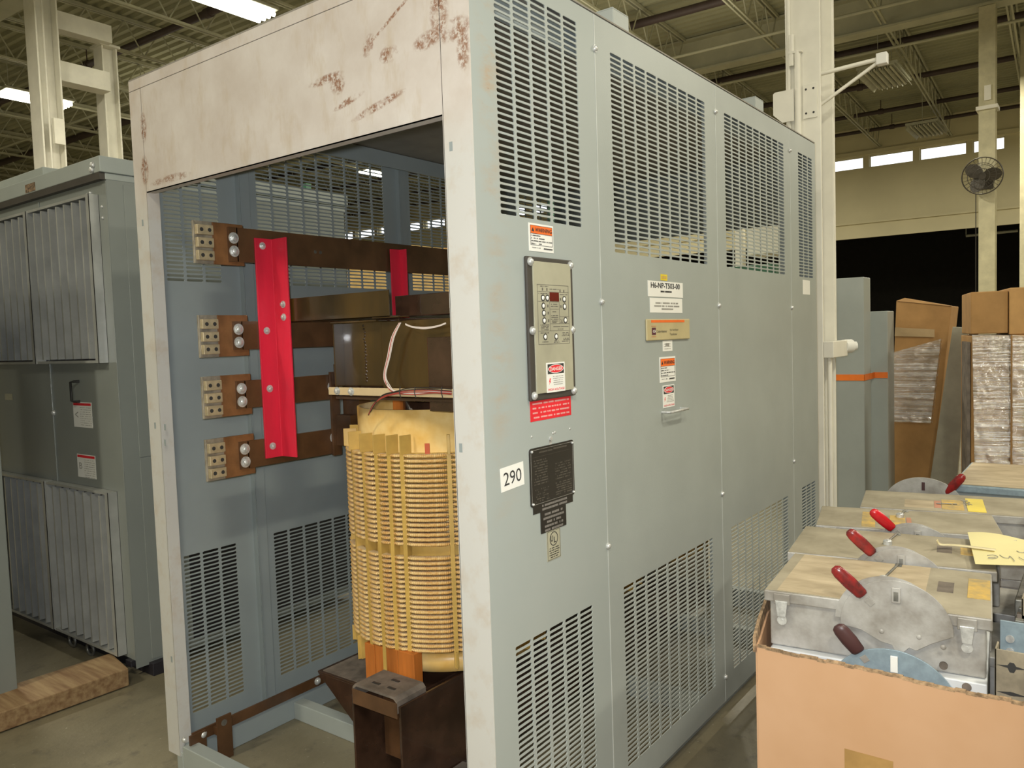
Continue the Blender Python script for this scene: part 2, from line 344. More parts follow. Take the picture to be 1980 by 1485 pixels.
# ------------------------------------------------------------------ building shell
A23 = math.radians(2.3); RB = Matrix.Rotation(A23, 4, 'Z'); XB = RB @ X; YB = RB @ Y
def bl(o, cat=None):  # building parts are laid out square to the hall, which stands 2.3 degrees off the enclosure
    o.rotation_euler.z = A23; return o
XW, XE, YS, YN, ZJ, ZD = -9.0, 20.0, -11.0, 28.0, 5.85, 6.4
bl(struct(MB().box(XW, XE+7, YS, YN, -.05, 0).build('floor', FLOOR)))
ce = MB(); y = YS; dk = []
prof = []
x = XW
while x < XE+.3:
    prof += [(x, 0), (x+.06, 0), (x+.085, .045), (x+.145, .045)]; x += .17
vs = [(px, yy, ZD+pz) for px, pz in prof for yy in (YS, YN)]
ce.add(vs, [(2*i, 2*i+1, 2*i+3, 2*i+2) for i in range(len(prof)-1)]); ce.box(XW, XE+.3, YS, YN, ZD+.06, ZD+.2)
bl(struct(ce.build('ceiling', DECK)))
bl(struct(MB().box(XW-.2, XW, YS, YN, 0, ZD+.2).build('wall_south', WALLP)))
bl(struct(MB().box(XW, XE, YS-.2, YS, 0, ZD+.2).build('wall_east', WALLP)))
bl(struct(MB().box(XW, XE, YN, YN+.2, 0, ZD+.2).build('wall_west', WALLP)))
# far wall: solid above a long opening into a dark bay, with a clerestory strip
WZ0, WZ1 = 5.43, 5.72
fw = MB()
fw.box(XE, XE+.25, YS, YN, 4.04, WZ0); fw.box(XE, XE+.25, YS, YN, WZ1, ZD+.2)
fw.box(XE, XE+.25, YS, -3.0, 0, 4.04); fw.box(XE, XE+.25, 16, YN, 0, 4.04)
wins = []
y = 27.2
edges = [YN]
yy = 15.0; cols = []
w0 = [(-3.2, -1.45), (-.09, -1.2), (.42, 1.05), (1.2, 1.7)]
wl = []
q = -9.6
wl = [(-.08, .55), (.68, 1.66), (1.80, 2.78), (2.92, 3.9), (4.04, 5.0)]
while wl[-1][1] < 26: wl.append((wl[-1][1]+.14, wl[-1][1]+1.12))
q = -.9
while q > -9: wl.insert(0, (q-.98, q)); q -= 1.12
pv = YS
for a, b in wl: fw.box(XE, XE+.25, pv, a, WZ0, WZ1); pv = b
fw.box(XE, XE+.25, pv, YN, WZ0, WZ1)
fw.box(XE-.06, XE, -3.0, 16, 3.70, 4.05); fw.box(XE-.12, XE, YS, YN, 4.05, 4.09); fw.box(XE-.05, XE, YS, YN, WZ1+.02, WZ1+.12)
bl(struct(fw.build('wall_north', WALLP)))
for i, (a, b) in enumerate(wl):
    wn = bl(struct(MB().box(XE+.10, XE+.13, a, b, WZ0, WZ0+.02).box(XE+.10, XE+.13, a, b, WZ1-.02, WZ1).box(XE+.1, XE+.13, a, a+.02, WZ0, WZ1).box(XE+.1, XE+.13, b-.02, b, WZ0, WZ1).build('window_%d' % (i+1), WALLP)))
    MB().box(XE+.112, XE+.118, a+.02, b-.02, WZ0+.02, WZ1-.02).build('glass_pane', GLASS, wn)
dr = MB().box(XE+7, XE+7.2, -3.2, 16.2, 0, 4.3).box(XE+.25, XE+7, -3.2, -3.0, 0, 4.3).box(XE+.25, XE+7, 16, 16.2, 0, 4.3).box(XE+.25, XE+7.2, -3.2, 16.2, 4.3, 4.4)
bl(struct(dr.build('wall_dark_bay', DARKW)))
# girders along y' on the column lines, with joists framing between them along x'
GX = (-4.9, 3.36, 11.5)
for gx in GX:
    g = MB(); g.box(gx-.13, gx+.13, YS, YN, ZJ-.02, ZJ+.01).box(gx-.13, gx+.13, YS, YN, ZJ+.50, ZD-.02).box(gx-.012, gx+.012, YS, YN, ZJ+.01, ZJ+.50)
    o = bl(g.build('roof_girder', STEELP)); tag(o, {GX[0]: 'pale steel roof girder behind the viewer end of the hall', GX[1]: 'pale steel roof girder over the white column beside the grey enclosure', GX[2]: 'pale steel roof girder on top of the fan column'}[gx], 'beam', 'roof girders')
def joist(x0, x1):
    g = MB(); L = x1-x0
    for dy in (-.03, .03): g.box(0, L, dy-.02, dy-.0+.005, ZJ+.03, ZJ+.06); g.box(0, L, dy-.02, dy+.005, ZD-.06, ZD-.01)
    n = int(L/.55)
    for i in range(n):
        a = i*L/n; b = (i+.5)*L/n; c = (i+1)*L/n
        g.cyl((a, 0, ZD-.04), (b, 0, ZJ+.05), .011, 6, cap=False); g.cyl((b, 0, ZJ+.05), (c, 0, ZD-.04), .011, 6, cap=False)
    return g.build('roof_joist', STEELP)
bays = [(GX[0]+.13, GX[1]-.13), (GX[1]+.13, GX[2]-.13), (GX[2]+.13, XE)]
JL = 'pale open web steel roof joist hung under the corrugated deck'
for bi, (a, b) in enumerate(bays):
    pr = None; yj = -9.7
    while yj < 27:
        if pr is None: o = pr = joist(a, b); tag(o, ['pale steel roof joist over the viewer end of the hall', 'pale steel roof joist over the grey enclosure and aisle', 'pale steel roof joist in the bay ending at the clerestory windows'][bi], 'joist', 'roof joists of the %s bay' % ['near', 'middle', 'far'][bi])
        else: o = pr.copy(); COL.objects.link(o)
        o.location = RB @ Vector((a, yj, 0)); o.rotation_euler.z = A23; yj += 1.53
# piping under the deck
def pipe(x0, y0, x1, y1, z, r, m, label, hang=True):
    P0 = RB @ Vector((x0, y0, z)); P1 = RB @ Vector((x1, y1, z)); g = MB().cyl(P0, P1, r, 12)
    n = int((P1-P0).length/3)
    for i in range(1, n):
        p = P0.lerp(P1, i/n); g.cyl(p, Vector((p.x, p.y, ZD-.005)), .008, 6, cap=False); g.cyl(p-(P1-P0).normalized()*.05, p+(P1-P0).normalized()*.05, r*1.35, 12)
    return tag(g.build('overhead_pipe', m), label, 'pipe', 'pipes under the roof')
for xx, r, z in ((5.4, .05, 6.1), (7.6, .07, 6.15), (9.7, .06, 6.15), (13.2, .065, 6.15), (15.4, .05, 6.15), (17.6, .045, 6.15), (19.0, .04, 6.1), (1.2, .05, 6.15), (-1.6, .05, 6.15)):
    pipe(xx, YS+.3, xx, YN-.3, z, r, DARKP, 'dark sprinkler pipe running across the hall under the roof deck')
for xx, z in ((6.3, 5.78), (10.4, 5.78), (12.2, 5.78), (2.2, 5.78)):
    pipe(xx, YS+.3, xx, YN-.3, z, .022, STEELP, 'thin pale conduit running across the hall below the joists')
for yy, z in ((7.4, 5.75), (12.9, 5.75), (4.2, 5.72)):
    pipe(XW+.3, yy, XE-.3, yy, z, .022, STEELP, 'thin pale conduit running lengthwise down the hall')
# ceiling lights
def lit_fixture(px, py, label):
    d = at(px, py, z=5.62); o = thing('fluorescent_light', label, 'ceiling light', d+Z*.10, 'lit fluorescent lights'); o.rotation_euler.z = 0
    MB().box(d.x-.52, d.x+.52, d.y-.22, d.y+.22, d.z+.06, d.z+.10).build('fixture_housing', FIXT, o, .01)
    for k in (-.15, -.05, .05, .15): MB().cyl((d.x-.49, d.y+k, d.z+.02), (d.x+.49, d.y+k, d.z+.02), .028, 10).build('lamp_tube', LAMP, o)
    MB().cyl((d.x-.4, d.y, d.z+.1), (d.x-.4, d.y, 6.38), .005, 6).cyl((d.x+.4, d.y, d.z+.1), (d.x+.4, d.y, 6.38), .005, 6).build('hanger', FIXT, o)
lit_fixture(70, 196, 'lit fluorescent light at far left, beside the left column')
lit_fixture(450, 14, 'lit fluorescent light above the enclosure header, upper left')
lit_fixture(732, 340, 'distant lit lamp glimpsed through the upper mesh inside the enclosure')
def unlit(px, py, z, label):
    d = at(px, py, z=z); o = thing('fluorescent_light', label, 'ceiling light', d+Z*.12, 'unlit ceiling lights')
    MB().box(d.x-.60, d.x+.60, d.y-.30, d.y+.30, d.z+.08, d.z+.12).prism([(-.30, 0), (-.25, .08), (.25, .08), (.30, 0), (.29, 0), (.24, .07), (-.24, .07), (-.29, 0)], d-X*.6, Y, Z, X*1.2).build('fixture_housing', FIXT, o)
    for k in (-.2, -.12, -.04, .04, .12, .2): MB().cyl((d.x-.57, d.y+k, d.z+.04), (d.x+.57, d.y+k, d.z+.04), .018, 8).build('lamp_tube', TUBEOFF, o)
    for k in (-.16, -.08, 0, .08, .16): MB().box(d.x-.58, d.x+.58, d.y+k-.003, d.y+k+.003, d.z+.0, d.z+.08).build('reflector_fin', FIXT, o)
    MB().cyl((d.x-.5, d.y, d.z+.12), (d.x-.5, d.y, 6.38), .005, 6).cyl((d.x+.5, d.y, d.z+.12), (d.x+.5, d.y, 6.38), .005, 6).build('hanger', FIXT, o)
unlit(1711, 156, 5.5, 'unlit six tube ceiling light hanging right of the white column')
unlit(1792, 256, 5.5, 'small unlit ceiling light farther back near the clerestory wall')
# ------------------------------------------------------------------ main transformer enclosure
L, W, H, T = 2.735, 1.5305, 2.45, .003
S = (0, .5707, 1.4524, 2.3304, L)
enc = thing('transformer_enclosure', 'large open fronted grey ventilated transformer enclosure in the centre', 'enclosure', (0, 0, 0))
V_R = [[(.0935, .4785, 1.823, 2.395, 5, 37), (.0935, .4785, .157, .7391, 5, 38)], [(.6558, 1.3591, 1.7652, 2.3626, 9, 39), (.6558, 1.3591, .157, .7391, 9, 38)],
       [(1.5355, 2.2464, 1.7652, 2.3626, 9, 39), (1.5355, 2.2464, .157, .7391, 9, 38)], [(2.4504, 2.6815, 1.7652, 2.3626, 3, 39), (2.4504, 2.6815, .157, .7391, 3, 38)]]
def bolts(parent, pts, ax, r=.008, kind='acorn'):
    for p in pts:
        b = MB(); (b.acorn if kind == 'acorn' else b.bolt)(Vector(p), ax, r); b.build('bolt', BOLT, parent)
for i in range(4):
    a, b = S[i]+(.0012 if i else T+.0003), S[i+1]-.0012
    g = MB().plate(a, b, .0602, 2.444, V_R[i], 0, T)
    for e in (a, b)[0 if i else 1:]: g.box(e-(T if e == b else 0), e+(0 if e == b else T), T, .022, .0602, 2.444)
    p = g.build('side_panel', STAINED if i == 0 else GRAY, enc)
    if i < 3: MB().box(S[i+1]-.0017, S[i+1]+.0017, -.0009, -.0001, .0602, 2.444).build('seam_highlight', EDGE, p)  # pale strip paints the highlight along the bent panel seam
    bolts(p, [(S[i+1], 0, z) for z in ((2.346, 1.617, .888, .159))] if i < 3 else [], -Y)
# far side, mirrored end for end
SL = (0, .405, 1.283, 2.164, L)
V_L = [[(L-.2745-2.366, .325, 1.7652, 2.3626, 3, 39), (.0945, .325, .157, .757, 3, 39)], [(.490, 1.1985, 1.7652, 2.3626, 9, 39), (.490, 1.1985, .157, .757, 9, 39)],
       [(1.365, 2.07, 1.7652, 2.3626, 9, 39), (1.365, 2.07, .157, .757, 9, 39)], [(2.26, 2.645, 1.7652, 2.3626, 5, 39), (2.26, 2.645, .157, .757, 5, 39)]]
for i in range(4):
    a, b = SL[i]+(.0012 if i else T+.0003), SL[i+1]-.0012
    g = MB().plate(a, b, .0602, 2.444, V_L[i], W, W-T)
    for e in (a, b)[0 if i else 1:]: g.box(e-(T if e == b else 0), e+(0 if e == b else T), W-.026, W-T, .0602, 2.40)
    p = g.build('side_panel', GRAYIN, enc)
    bolts(p, [(SL[i+1]+.012, W-T, z) for z in (2.33, .889, .185, .12)] if i < 3 else [], -Y, .006)
# posts behind the panel seams, inside both long walls
for x in (S[1], S[2], S[3]):
    MB().box(x-.025, x+.025, .0225, .045, .06, 2.40).build('seam_post', GRAY, enc, .002)
for x in SL[1:4]:
    MB().box(x+.0035, x+.055, W-.012, W-T-.0005, .06, 2.36).build('seam_post', GRAYIN, enc, .002)
def cpost(y0, y1, x, s, name='corner_post'):
    g = MB(); m = x+s*T
    g.box(x, m, y0, y1, .0602, 2.412)
    ye, ys = (y1, -1) if y0 < .5 else (y0, 1)
    g.box(x, x+s*.045, ye-.0015, ye+.0015, .0602, 2.412)
    return g.build(name, DUSTY if x < 1 else GRAYIN, enc)
p1 = cpost(.0, .0905, 0, 1); p2 = cpost(1.4538, W, 0, 1); cpost(.0045, .0905, L, -1); cpost(1.4538, W-.003, L, -1)
def rc(px, py): q = at(px, py, x=0.); return q.y, q.z
for pp, pts in ((p1, [(872, 283), (891, 866)]), (p2, [(276, 431), (300, 823), (319, 826), (319, 856), (332, 1275)])):
    for u in pts:
        y, z = rc(*u); MB().box(-.0006, .0001, y-.005, y+.005, z-.011, z+.011).build('knockout', GRAYIN, pp)
MB().box(0, T, .0925, 1.4518, 2.0599, 2.412).box(0, .03, .0925, 1.4518, 2.0599, 2.0629).build('front_header', DUSTY, enc)
MB().box(0, .0029, .0, W, 2.4145, 2.4485).box(.004, .02, .0045, W-.003, 2.408, 2.4145).build('top_cap', DUSTY, enc)
MB().box(L-T, L, .0925, 1.4518, 2.0599, 2.412).build('rear_header', GRAYIN, enc)
MB().box(.0, L, .001, W-.001, 2.4490, 2.4535).box(.03, L-.03, .03, W-.03, 2.402, 2.406).build('roof', GRAYD, enc)
MB().box(.03, L-.03, W-.045, W-.030, 2.33, 2.40).build('top_rail', GRAYIN, enc, .002)
MB().box(.03, L-.03, .0455, .060, 2.33, 2.40).build('top_rail', GRAYIN, enc, .002)
MB().box(.02, L-.02, 1.443, 1.49, 0, .101).box(.02, L-.02, .04, .087, 0, .06).box(L-.06, L-.01, .09, 1.44, 0, .1).build('base_frame', GRAYIN, enc, .003)
MB().box(.003, .055, .088, 1.4425, 0, .100).box(.003, .012, 1.4425, 1.482, 0, .075).build('front_sill', GRAY, enc, .003)
for x in (.488, 1.4, 2.2): MB().box(x, x+.05, .087, 1.4425, 0, .070).build('cross_member', GRAY, enc, .003)
bolts(enc, [at(357, 1430, x=0)], -X, .008)
for x in (.705, 1.92):
    g = MB().box(x, x+.004, .012, .10, 2.4535, 2.505).box(x, x+.10, .012, .10, 2.505, 2.509).box(x+.004, x+.10, .012, .016, 2.4535, 2.505)
    lab(g.build('lifting_bracket', GRAY, enc, .001), 'bent plate lifting bracket on the roof edge')
# fastenings, labels and plates on the right hand side: r() gives x,z on that face
def r(px, py): q = at(px, py, y=0.); return q.x, q.z
OR = Vector((0, -.0002, 0))
def rq(name, m, p0, p1, t=.0012, parent=enc, bev=0):
    (a, d), (b, c) = r(*p0), r(*p1); return MB().box(a, b, -t, -.0001, c, d).build(name, m, parent, bev), (a, b, c, d)
def lines(parent, name, m, segs, dep): # thin rules
    g = MB()
    for a, b, c, d in segs: g.box(a, b, -dep-.0004, -dep+.0002, c, d)
    return g.build(name, m, parent)
def rect(a, b, c, d, t=.0008): return [(a, b, d-t, d), (a, b, c, c+t), (a, a+t, c, d), (b-t, b, c, d)]
def warn(p0, p1, txt, nm='warning_label'):
    o, (a, b, c, d) = rq(nm, WHITE, p0, p1); wd, ht = b-a, d-c; e = .0012
    zt, zm, zb = d-.07*ht, d-.37*ht, c+.22*ht
    MB().box(a+.06*wd, b-.05*wd, -e-.0006, -e+.0001, zm, zt).build('orange_banner', ORL, o)
    lines(o, 'rule', INK, rect(a+.06*wd, b-.05*wd, zb, zt)+[(a+.06*wd, b-.05*wd, zm, zm+.0009)], e+.0005)
    g = MB(); og = Vector((0, -e-.0012, 0)); text(g, txt, og+X*(a+.58*wd)+Z*((zt+zm)/2), X, Z, (zt-zm)*.48, wd*.68, bold=.012)
    x0 = a+.15*wd; h = (zt-zm); zc = (zt+zm)/2
    g.prism([(-.055*wd, -.24*h), (.055*wd, -.24*h), (0, .24*h)], og+X*x0+Z*zc, X, Z, -Y*.0003)
    for k, (s0, s1) in enumerate(((.08, .45), (.08, .62), (.08, .94), (.08, .5))): fine(g, og+Y*.0006, X, Z, a+s0*wd, a+s1*wd, zm-(.16+.235*k)*(zm-zb), ht*.028, .8, k)
    fine(g, og+Y*.0006, X, Z, a+.1*wd, a+.45*wd, c+.13*ht, ht*.022, .7, 9); fine(g, og+Y*.0006, X, Z, a+.58*wd, a+.94*wd, c+.12*ht, ht*.045, .95, 11)
    g.build('lettering', INK, o); return o
lab(warn((1021, 430), (1070, 490), 'WARNING'), 'orange and white warning label above the control panel')
lab(warn((1274.5, 691), (1306, 736), 'WARNING'), 'smaller warning label below the nameplate')
def danger(p0, p1, base, parent, hv=True):
    (a, d), (b, c) = r(*p0), r(*p1); wd, ht = b-a, d-c; e = base+.001
    o = MB().box(a, b, -e, -base+.0001, c, d).build('danger_label', WHITE, parent)
    MB().box(a+.06*wd, b-.06*wd, -e-.0004, -e+.0001, d-.38*ht, d-.05*ht).build('black_banner', INK, o)
    el = [(math.cos(t)*.42*wd, math.sin(t)*.145*ht) for t in [2*math.pi*i/28 for i in range(28)]]; cc = Vector(((a+b)/2, -e-.0004, d-.215*ht))
    MB().prism(el, cc, X, Z, -Y*.0003).build('white_oval', WHITE, o); MB().prism([(p*.93, q*.88) for p, q in el], cc-Y*.0003, X, Z, -Y*.0003).build('red_oval', REDL, o)
    g = MB(); text(g, 'DANGER', cc-Y*.0007, X, Z, .13*ht, .68*wd, bold=.02); g.build('lettering', INKW, o)
    g = MB(); og = Vector((0, -e-.0002, 0))
    for k in range(5): fine(g, og, X, Z, a+.28*wd, b-.06*wd, d-(.47+.068*k)*ht, ht*.018, .85, k, True)
    g.build('fine_print', INKG, o)
    g = MB(); g.prism([(.0, .1*ht), (.05*wd, .09*ht), (.01*wd, .0), (.045*wd, .0), (-.04*wd, -.11*ht), (-.01*wd, -.02*ht), (-.045*wd, -.02*ht)], Vector((a+.16*wd, -e-.0002, d-.62*ht)), X, Z, -Y*.0004)
    text(g, 'HIGH VOLTAGE', Vector(((a+b)/2, -e-.0006, c+.10*ht)), X, Z, .075*ht, .9*wd, bold=.01); g.build('red_lettering', REDL, o); return o
# control panel
cp, (a, b, c, d) = rq('control_panel', GASKET, (1012, 495), (1108, 764), .010, bev=.003)
fp = MB().box(a+.021, b-.017, -.0145, -.0101, c+.018, d-.012).build('faceplate', BEIGE, cp, .001)
bolts(cp, [(a+.013, -.0101, d-.014), (b-.013, -.0101, d-.014), (a+.013, -.0101, (c+d)/2-.004), (b-.013, -.0101, (c+d)/2-.004), (a+.013, -.0101, c+.014), (b-.013, -.0101, c+.014)], -Y, .0085)
f0 = .0146; (ga, gd), (gb, gc) = r(1029, 550), r(1093, 664); gw, gh = gb-ga, gd-gc
def G(u, v): return ga+(u-.09)/.69*gw, gd-(v-.075)/.83*gh     # crop fractions -> panel
sg = rect(ga, gb, gc, gd, .0012)
for (u0, v0, u1, v1) in ((.1, .175, .78, .175), (.1, .31, .35, .31), (.35, .31, .35, .72), (.1, .72, .78, .72), (.36, .415, .55, .415), (.56, .31, .56, .62), (.36, .62, .78, .62), (.56, .52, .78, .52)):
    (xa, za), (xb, zb2) = G(u0, v0), G(u1, v1); sg.append((xa, xb+.0008, min(za, zb2), max(za, zb2)+.0008))
lines(fp, 'panel_rules', INKP, sg, f0)
xa, za = G(.355, .18); xb, zb2 = G(.55, .305); MB().box(xa, xb, -f0-.002, -f0, zb2, za).build('display_window', DISP, fp)
for (u, v) in ((.21, .26), (.305, .26), (.215, .37), (.22, .47), (.225, .575), (.68, .27), (.685, .375), (.695, .57), (.235, .80), (.475, .80)):
    xc, zc = G(u, v); bt = MB().cyl((xc, -f0, zc), (xc, -f0-.0008, zc), .0088, 20).build('button_ring', INK, fp); MB().dome(Vector((xc, -f0-.0008, zc)), -Y, .0058, .002, 16, 3).build('button_cap', WHITE, bt)
g = MB()
for (u, v) in ((.205, .14), (.3, .14), (.59, .15), (.675, .155), (.31, .37), (.315, .47), (.32, .575), (.595, .27), (.6, .375)): xc, zc = G(u, v); g.box(xc-.0024, xc+.0024, -f0-.0006, -f0, zc-.0035, zc+.0035)
og = Vector((0, -f0+.0004, 0))
for (u0, u1, v) in ((.35, .56, .135), (.16, .33, .1), (.57, .78, .205), (.12, .33, .2), (.38, .52, .345), (.37, .54, .375), (.41, .5, .45), (.38, .53, .505), (.38, .53, .53), (.37, .54, .555), (.39, .53, .58), (.4, .5, .6), (.14, .33, .635), (.16, .32, .655), (.15, .32, .675), (.16, .31, .7), (.14, .32, .745), (.42, .76, .66), (.52, .64, .695), (.17, .3, .87), (.43, .52, .86), (.42, .55, .88), (.62, .76, .75), (.62, .77, .77), (.6, .78, .79), (.64, .76, .83), (.62, .78, .85), (.6, .78, .87), (.58, .64, .56), (.58, .64, .58), (.58, .64, .60)):
    xa, zc = G(u0, v); xb, _ = G(u1, v); fine(g, og, X, Z, xa, xb, zc, .0022, .8, int(v*100))
g.build('lettering', INKP, fp)
danger((1047, 702), (1084, 755), .0146, cp)
# red instruction label under the control panel
(a, d), (b, c) = r(1024, 766), r(1104, 802); o = MB().box(a, b, -.001, -.0001, c, d).build('red_label', REDL, enc)
g = MB()
for k in range(5): fine(g, Vector((0, -.0008, 0)), X, Z, a+.01, b-.01, d-.010-(d-c-.012)*k/4.6, .0042, .75, k+3)
g.build('lettering', INKR, o)
# rating plate with rounded corners and stacked engraved plates
(a, d), (b, c) = r(1022, 869), r(1110, 955)
rr = .008; pts = []
for cx, cz, t0 in ((b-rr, d-rr, 0), (a+rr, d-rr, 90), (a+rr, c+rr, 180), (b-rr, c+rr, 270)):
    for q in (0, 30, 60, 90): t = math.radians(t0+q); pts.append((cx+rr*math.cos(t), cz+rr*math.sin(t)))
rp = MB().prism(pts, Vector((0, -.0001, 0)), X, Z, -Y*.0025).build('rating_plate', BLACK, enc)
lines(rp, 'plate_border', INKG, rect(a+.005, b-.005, c+.005, d-.005, .0007), .0027)
bolts(rp, [(a+.008, -.0026, d-.008), (b-.008, -.0026, d-.008), (a+.008, -.0026, c+.008), (b-.008, -.0026, c+.008)], -Y, .0028)
g = MB(); og = Vector((0, -.0024, 0)); wd, ht = b-a, d-c
fine(g, og, X, Z, a+.2*wd, a+.5*wd, d-.09*ht, .004, .9, 1); fine(g, og, X, Z, a+.52*wd, a+.85*wd, d-.08*ht, .0045, .95, 2); g.box(a+.06*wd, a+.9*wd, -.0028, -.0026, d-.16*ht, d-.157*ht)
for k in range(10):
    fine(g, og, X, Z, a+.08*wd, a+.38*wd, d-(.22+.045*k)*ht, .003, .7, k)
    if k > 2: fine(g, og, X, Z, a+.55*wd, a+.92*wd, d-(.22+.045*k)*ht, .003, .6, k+20)
for k in range(6): fine(g, og, X, Z, a+.55*wd, a+.93*wd, d-(.70+.04*k)*ht, .003, .7, k+40); fine(g, og, X, Z, a+.1*wd, a+.4*wd, d-(.72+.04*k)*ht, .003, .3, k+60)
g.build('faint_print', INKB, rp)
(a, d), (b, c) = r(1030, 973), r(1107, 970); c = r(1030, 996)[1]; d = r(1027, 979)[1]
o = MB().box(a, b, -.0016, -.0001, c, d+.002).build('engraved_plate', BLACK, enc); g = MB()
for k in range(2): fine(g, Vector((0, -.0014, 0)), X, Z, a+.04, b-.03, d-.008-.010*k, .0055, .9, k+70)
g.build('lettering', mat('engraving', (.20, .185, .17), .5), o); zc = c
a = r(1045, 1010)[0]; b = r(1094, 1010)[0]; c = r(1045, 1033)[1]
o = MB().box(a, b, -.0022, -.0001, c, zc+.001).build('engraved_plate', BLACK, enc); g = MB()
for k in range(5): fine(g, Vector((0, -.0020, 0)), X, Z, a+.008, b-.008, zc-.009-(zc-c-.012)*k/4.2, .0058, .88, k+80, True)
g.build('lettering', mat('engraving', (.20, .185, .17), .5), o); zc = c
a = r(1057, 1050)[0]; b = r(1083, 1050)[0]; c = r(1057, 1087)[1]
o = MB().box(a, b, -.0016, -.0001, c, zc).build('listing_plate', BEIGE, enc); g = MB(); wd, ht = b-a, zc-c; xm = (a+b)/2
lines(o, 'plate_border', INK, rect(a+.002, b-.002, c+.002, zc-.002, .0007), .0018)
zc2 = zc-.30*ht; R0 = wd*.30
ring = [(math.cos(2*math.pi*i/28), math.sin(2*math.pi*i/28)) for i in range(28)]
for i in range(28):
    p, q = ring[i], ring[(i+1) % 28]; k = .88; g.prism([(p[0]*R0, p[1]*R0), (q[0]*R0, q[1]*R0), (q[0]*R0*k, q[1]*R0*k), (p[0]*R0*k, p[1]*R0*k)], Vector((xm, -.0018, zc2)), X, Z, -Y*.0003)
text(g, 'U', Vector((xm-.16*wd, -.0022, zc2+.02*ht)), X, Z, .20*ht, .17*wd, bold=.02); text(g, 'L', Vector((xm+.07*wd, -.0022, zc2-.04*ht)), X, Z, .20*ht, .15*wd, bold=.02)
for k in range(5): fine(g, Vector((0, -.0016, 0)), X, Z, a+.006, b-.006, c+.10*ht+k*.075*ht, .0022, .85, k+90, True)
g.build('lettering', INK, o)
# sheet number label, slightly crooked
(x0, z0), (x1, z1), (x2, z2) = r(969, 953), r(1013.5, 936), r(966, 907); o0 = Vector((x0, -.0003, z0)); u = Vector((x1-x0, 0, z1-z0)); v = Vector((x2-x0, 0, z2-z0))
o = MB().prism([(0, 0), (1, 0), (1, 1), (0, 1)], o0, u, v, -Y*.0008).build('number_label', WHITE, enc)
g = MB(); text(g, '290', o0+u*.5+v*.5-Y*.0012, u.normalized(), v.normalized(), v.length*.56, u.length*.76); g.build('lettering', INK, o)
# labels on the second panel
o, (a, b, c, d) = rq('equipment_label', WHITE, (1252, 542), (1320, 576)); g = MB()
text(g, 'H6-NP-T503-00', Vector(((a+b)/2-.003, -.0016, (c+d)/2+.012)), X, Z, .019, (b-a)*.83, bold=.02); fine(g, Vector((0, -.0010, 0)), X, Z, a+.09, b-.09, c+.018, .0055, .9, 3); g.build('lettering', INK, o)
o, (a, b, c, d) = rq('equipment_label', WHITE, (1256, 575.5), (1319, 605), .0010); g = MB()
for k, (q0, q1) in enumerate(((.16, .86), (.12, .90), (.34, .70))): fine(g, Vector((0, -.0009, 0)), X, Z, a+q0*(b-a), a+q1*(b-a), d-.0165-.0100*k, .0050, .9, k+5)
g.build('lettering', INKG, o)
o, (a, b, c, d) = rq('yellow_sticker', YLW, (1277, 530), (1290, 543), .0008); g = MB(); fine(g, Vector((0, -.0006, 0)), X, Z, a+.006, b-.006, (c+d)/2, .009, 1, 4); g.build('lettering', GOLD, o)
(a, d), (b, c) = r(1247, 617), r(1331, 655); wd, ht = b-a, d-c
npl = MB().box(a, b, -.007, -.0001, c, d).build('nameplate', TANP, enc, .003)
MB().box(a+.09*wd, a+.86*wd, -.0076, -.0069, d-.165*ht, d-.05*ht).build('orange_stripe', ORL, npl)
MB().box(a+.10*wd, a+.185*wd, -.0076, -.0069, c+.26*ht, c+.60*ht).build('logo_block', PURP, npl)
g = MB().box(a+.09*wd, a+.19*wd, -.0076, -.0069, c+.66*ht, c+.68*ht).box(a+.09*wd, a+.19*wd, -.0076, -.0069, c+.17*ht, c+.19*ht); g.build('logo_rules', REDT, npl)
g = MB(); text(g, 'C', Vector((a+.135*wd, -.0079, c+.43*ht)), X, Z, .13*ht, .035*wd, bold=.03); text(g, 'H', Vector((a+.165*wd, -.0079, c+.43*ht)), X, Z, .13*ht, .03*wd, bold=.03); g.build('logo_letters', INKW, npl)
g = MB(); text(g, 'Cutler-Hammer', Vector((a+.20*wd, -.0075, c+.42*ht)), X, Z, .13*ht, .235*wd, 'LEFT'); text(g, 'Vpi Ventilated', Vector((a+.50*wd, -.0075, c+.46*ht)), X, Z, .12*ht, .20*wd, 'LEFT'); text(g, 'Transformer', Vector((a+.50*wd, -.0075, c+.27*ht)), X, Z, .12*ht, .17*wd, 'LEFT')
g.build('lettering', INK, npl)
o, (a, b, c, d) = rq('paper_tag', WHITE, (1281, 659), (1300, 678), .0006); g = MB(); fine(g, Vector((0, -.0005, 0)), X, Z, a+.02, a+.05, d-.014, .011, 1, 2)
for k in range(3): fine(g, Vector((0, -.0005, 0)), X, Z, a+.008, b-.015, c+.008+.008*k, .002, .7, k)
g.build('lettering', INKG, o)
danger((1281, 746), (1304, 785), .0002, enc)
hx, hz = r(1280, 797); hx2, hz2 = r(1316, 795)
g = MB().tube([(hx, 0, hz), (hx, -.026, hz), (hx+.004, -.030, hz), (hx2-.004, -.030, hz), (hx2, -.026, hz), (hx2, 0, hz)], .0045, 8); lab(g.build('pull_handle', BOLT, enc), 'small chrome pull handle')
rq('pale_tape_tag', WHITE, (1552, 541), (1566, 570), .0006)
g = MB()
for q in ((1028, 845), (1069, 838), (1073, 836), (1102, 829)): a, c = r(*q); g.dome(Vector((a, 0, c)), -Y, .0035, .002, 8, 2)
g.build('rivet', BOLT, enc)
xs, zs = r(1064, 848); g = MB().cyl((xs, -.0001, zs), (xs, -.004, zs), .006, 12).box(xs-.007, xs+.005, -.0006, -.0001, zs-.02, zs); g.build('plate_hook', BOLT, enc)
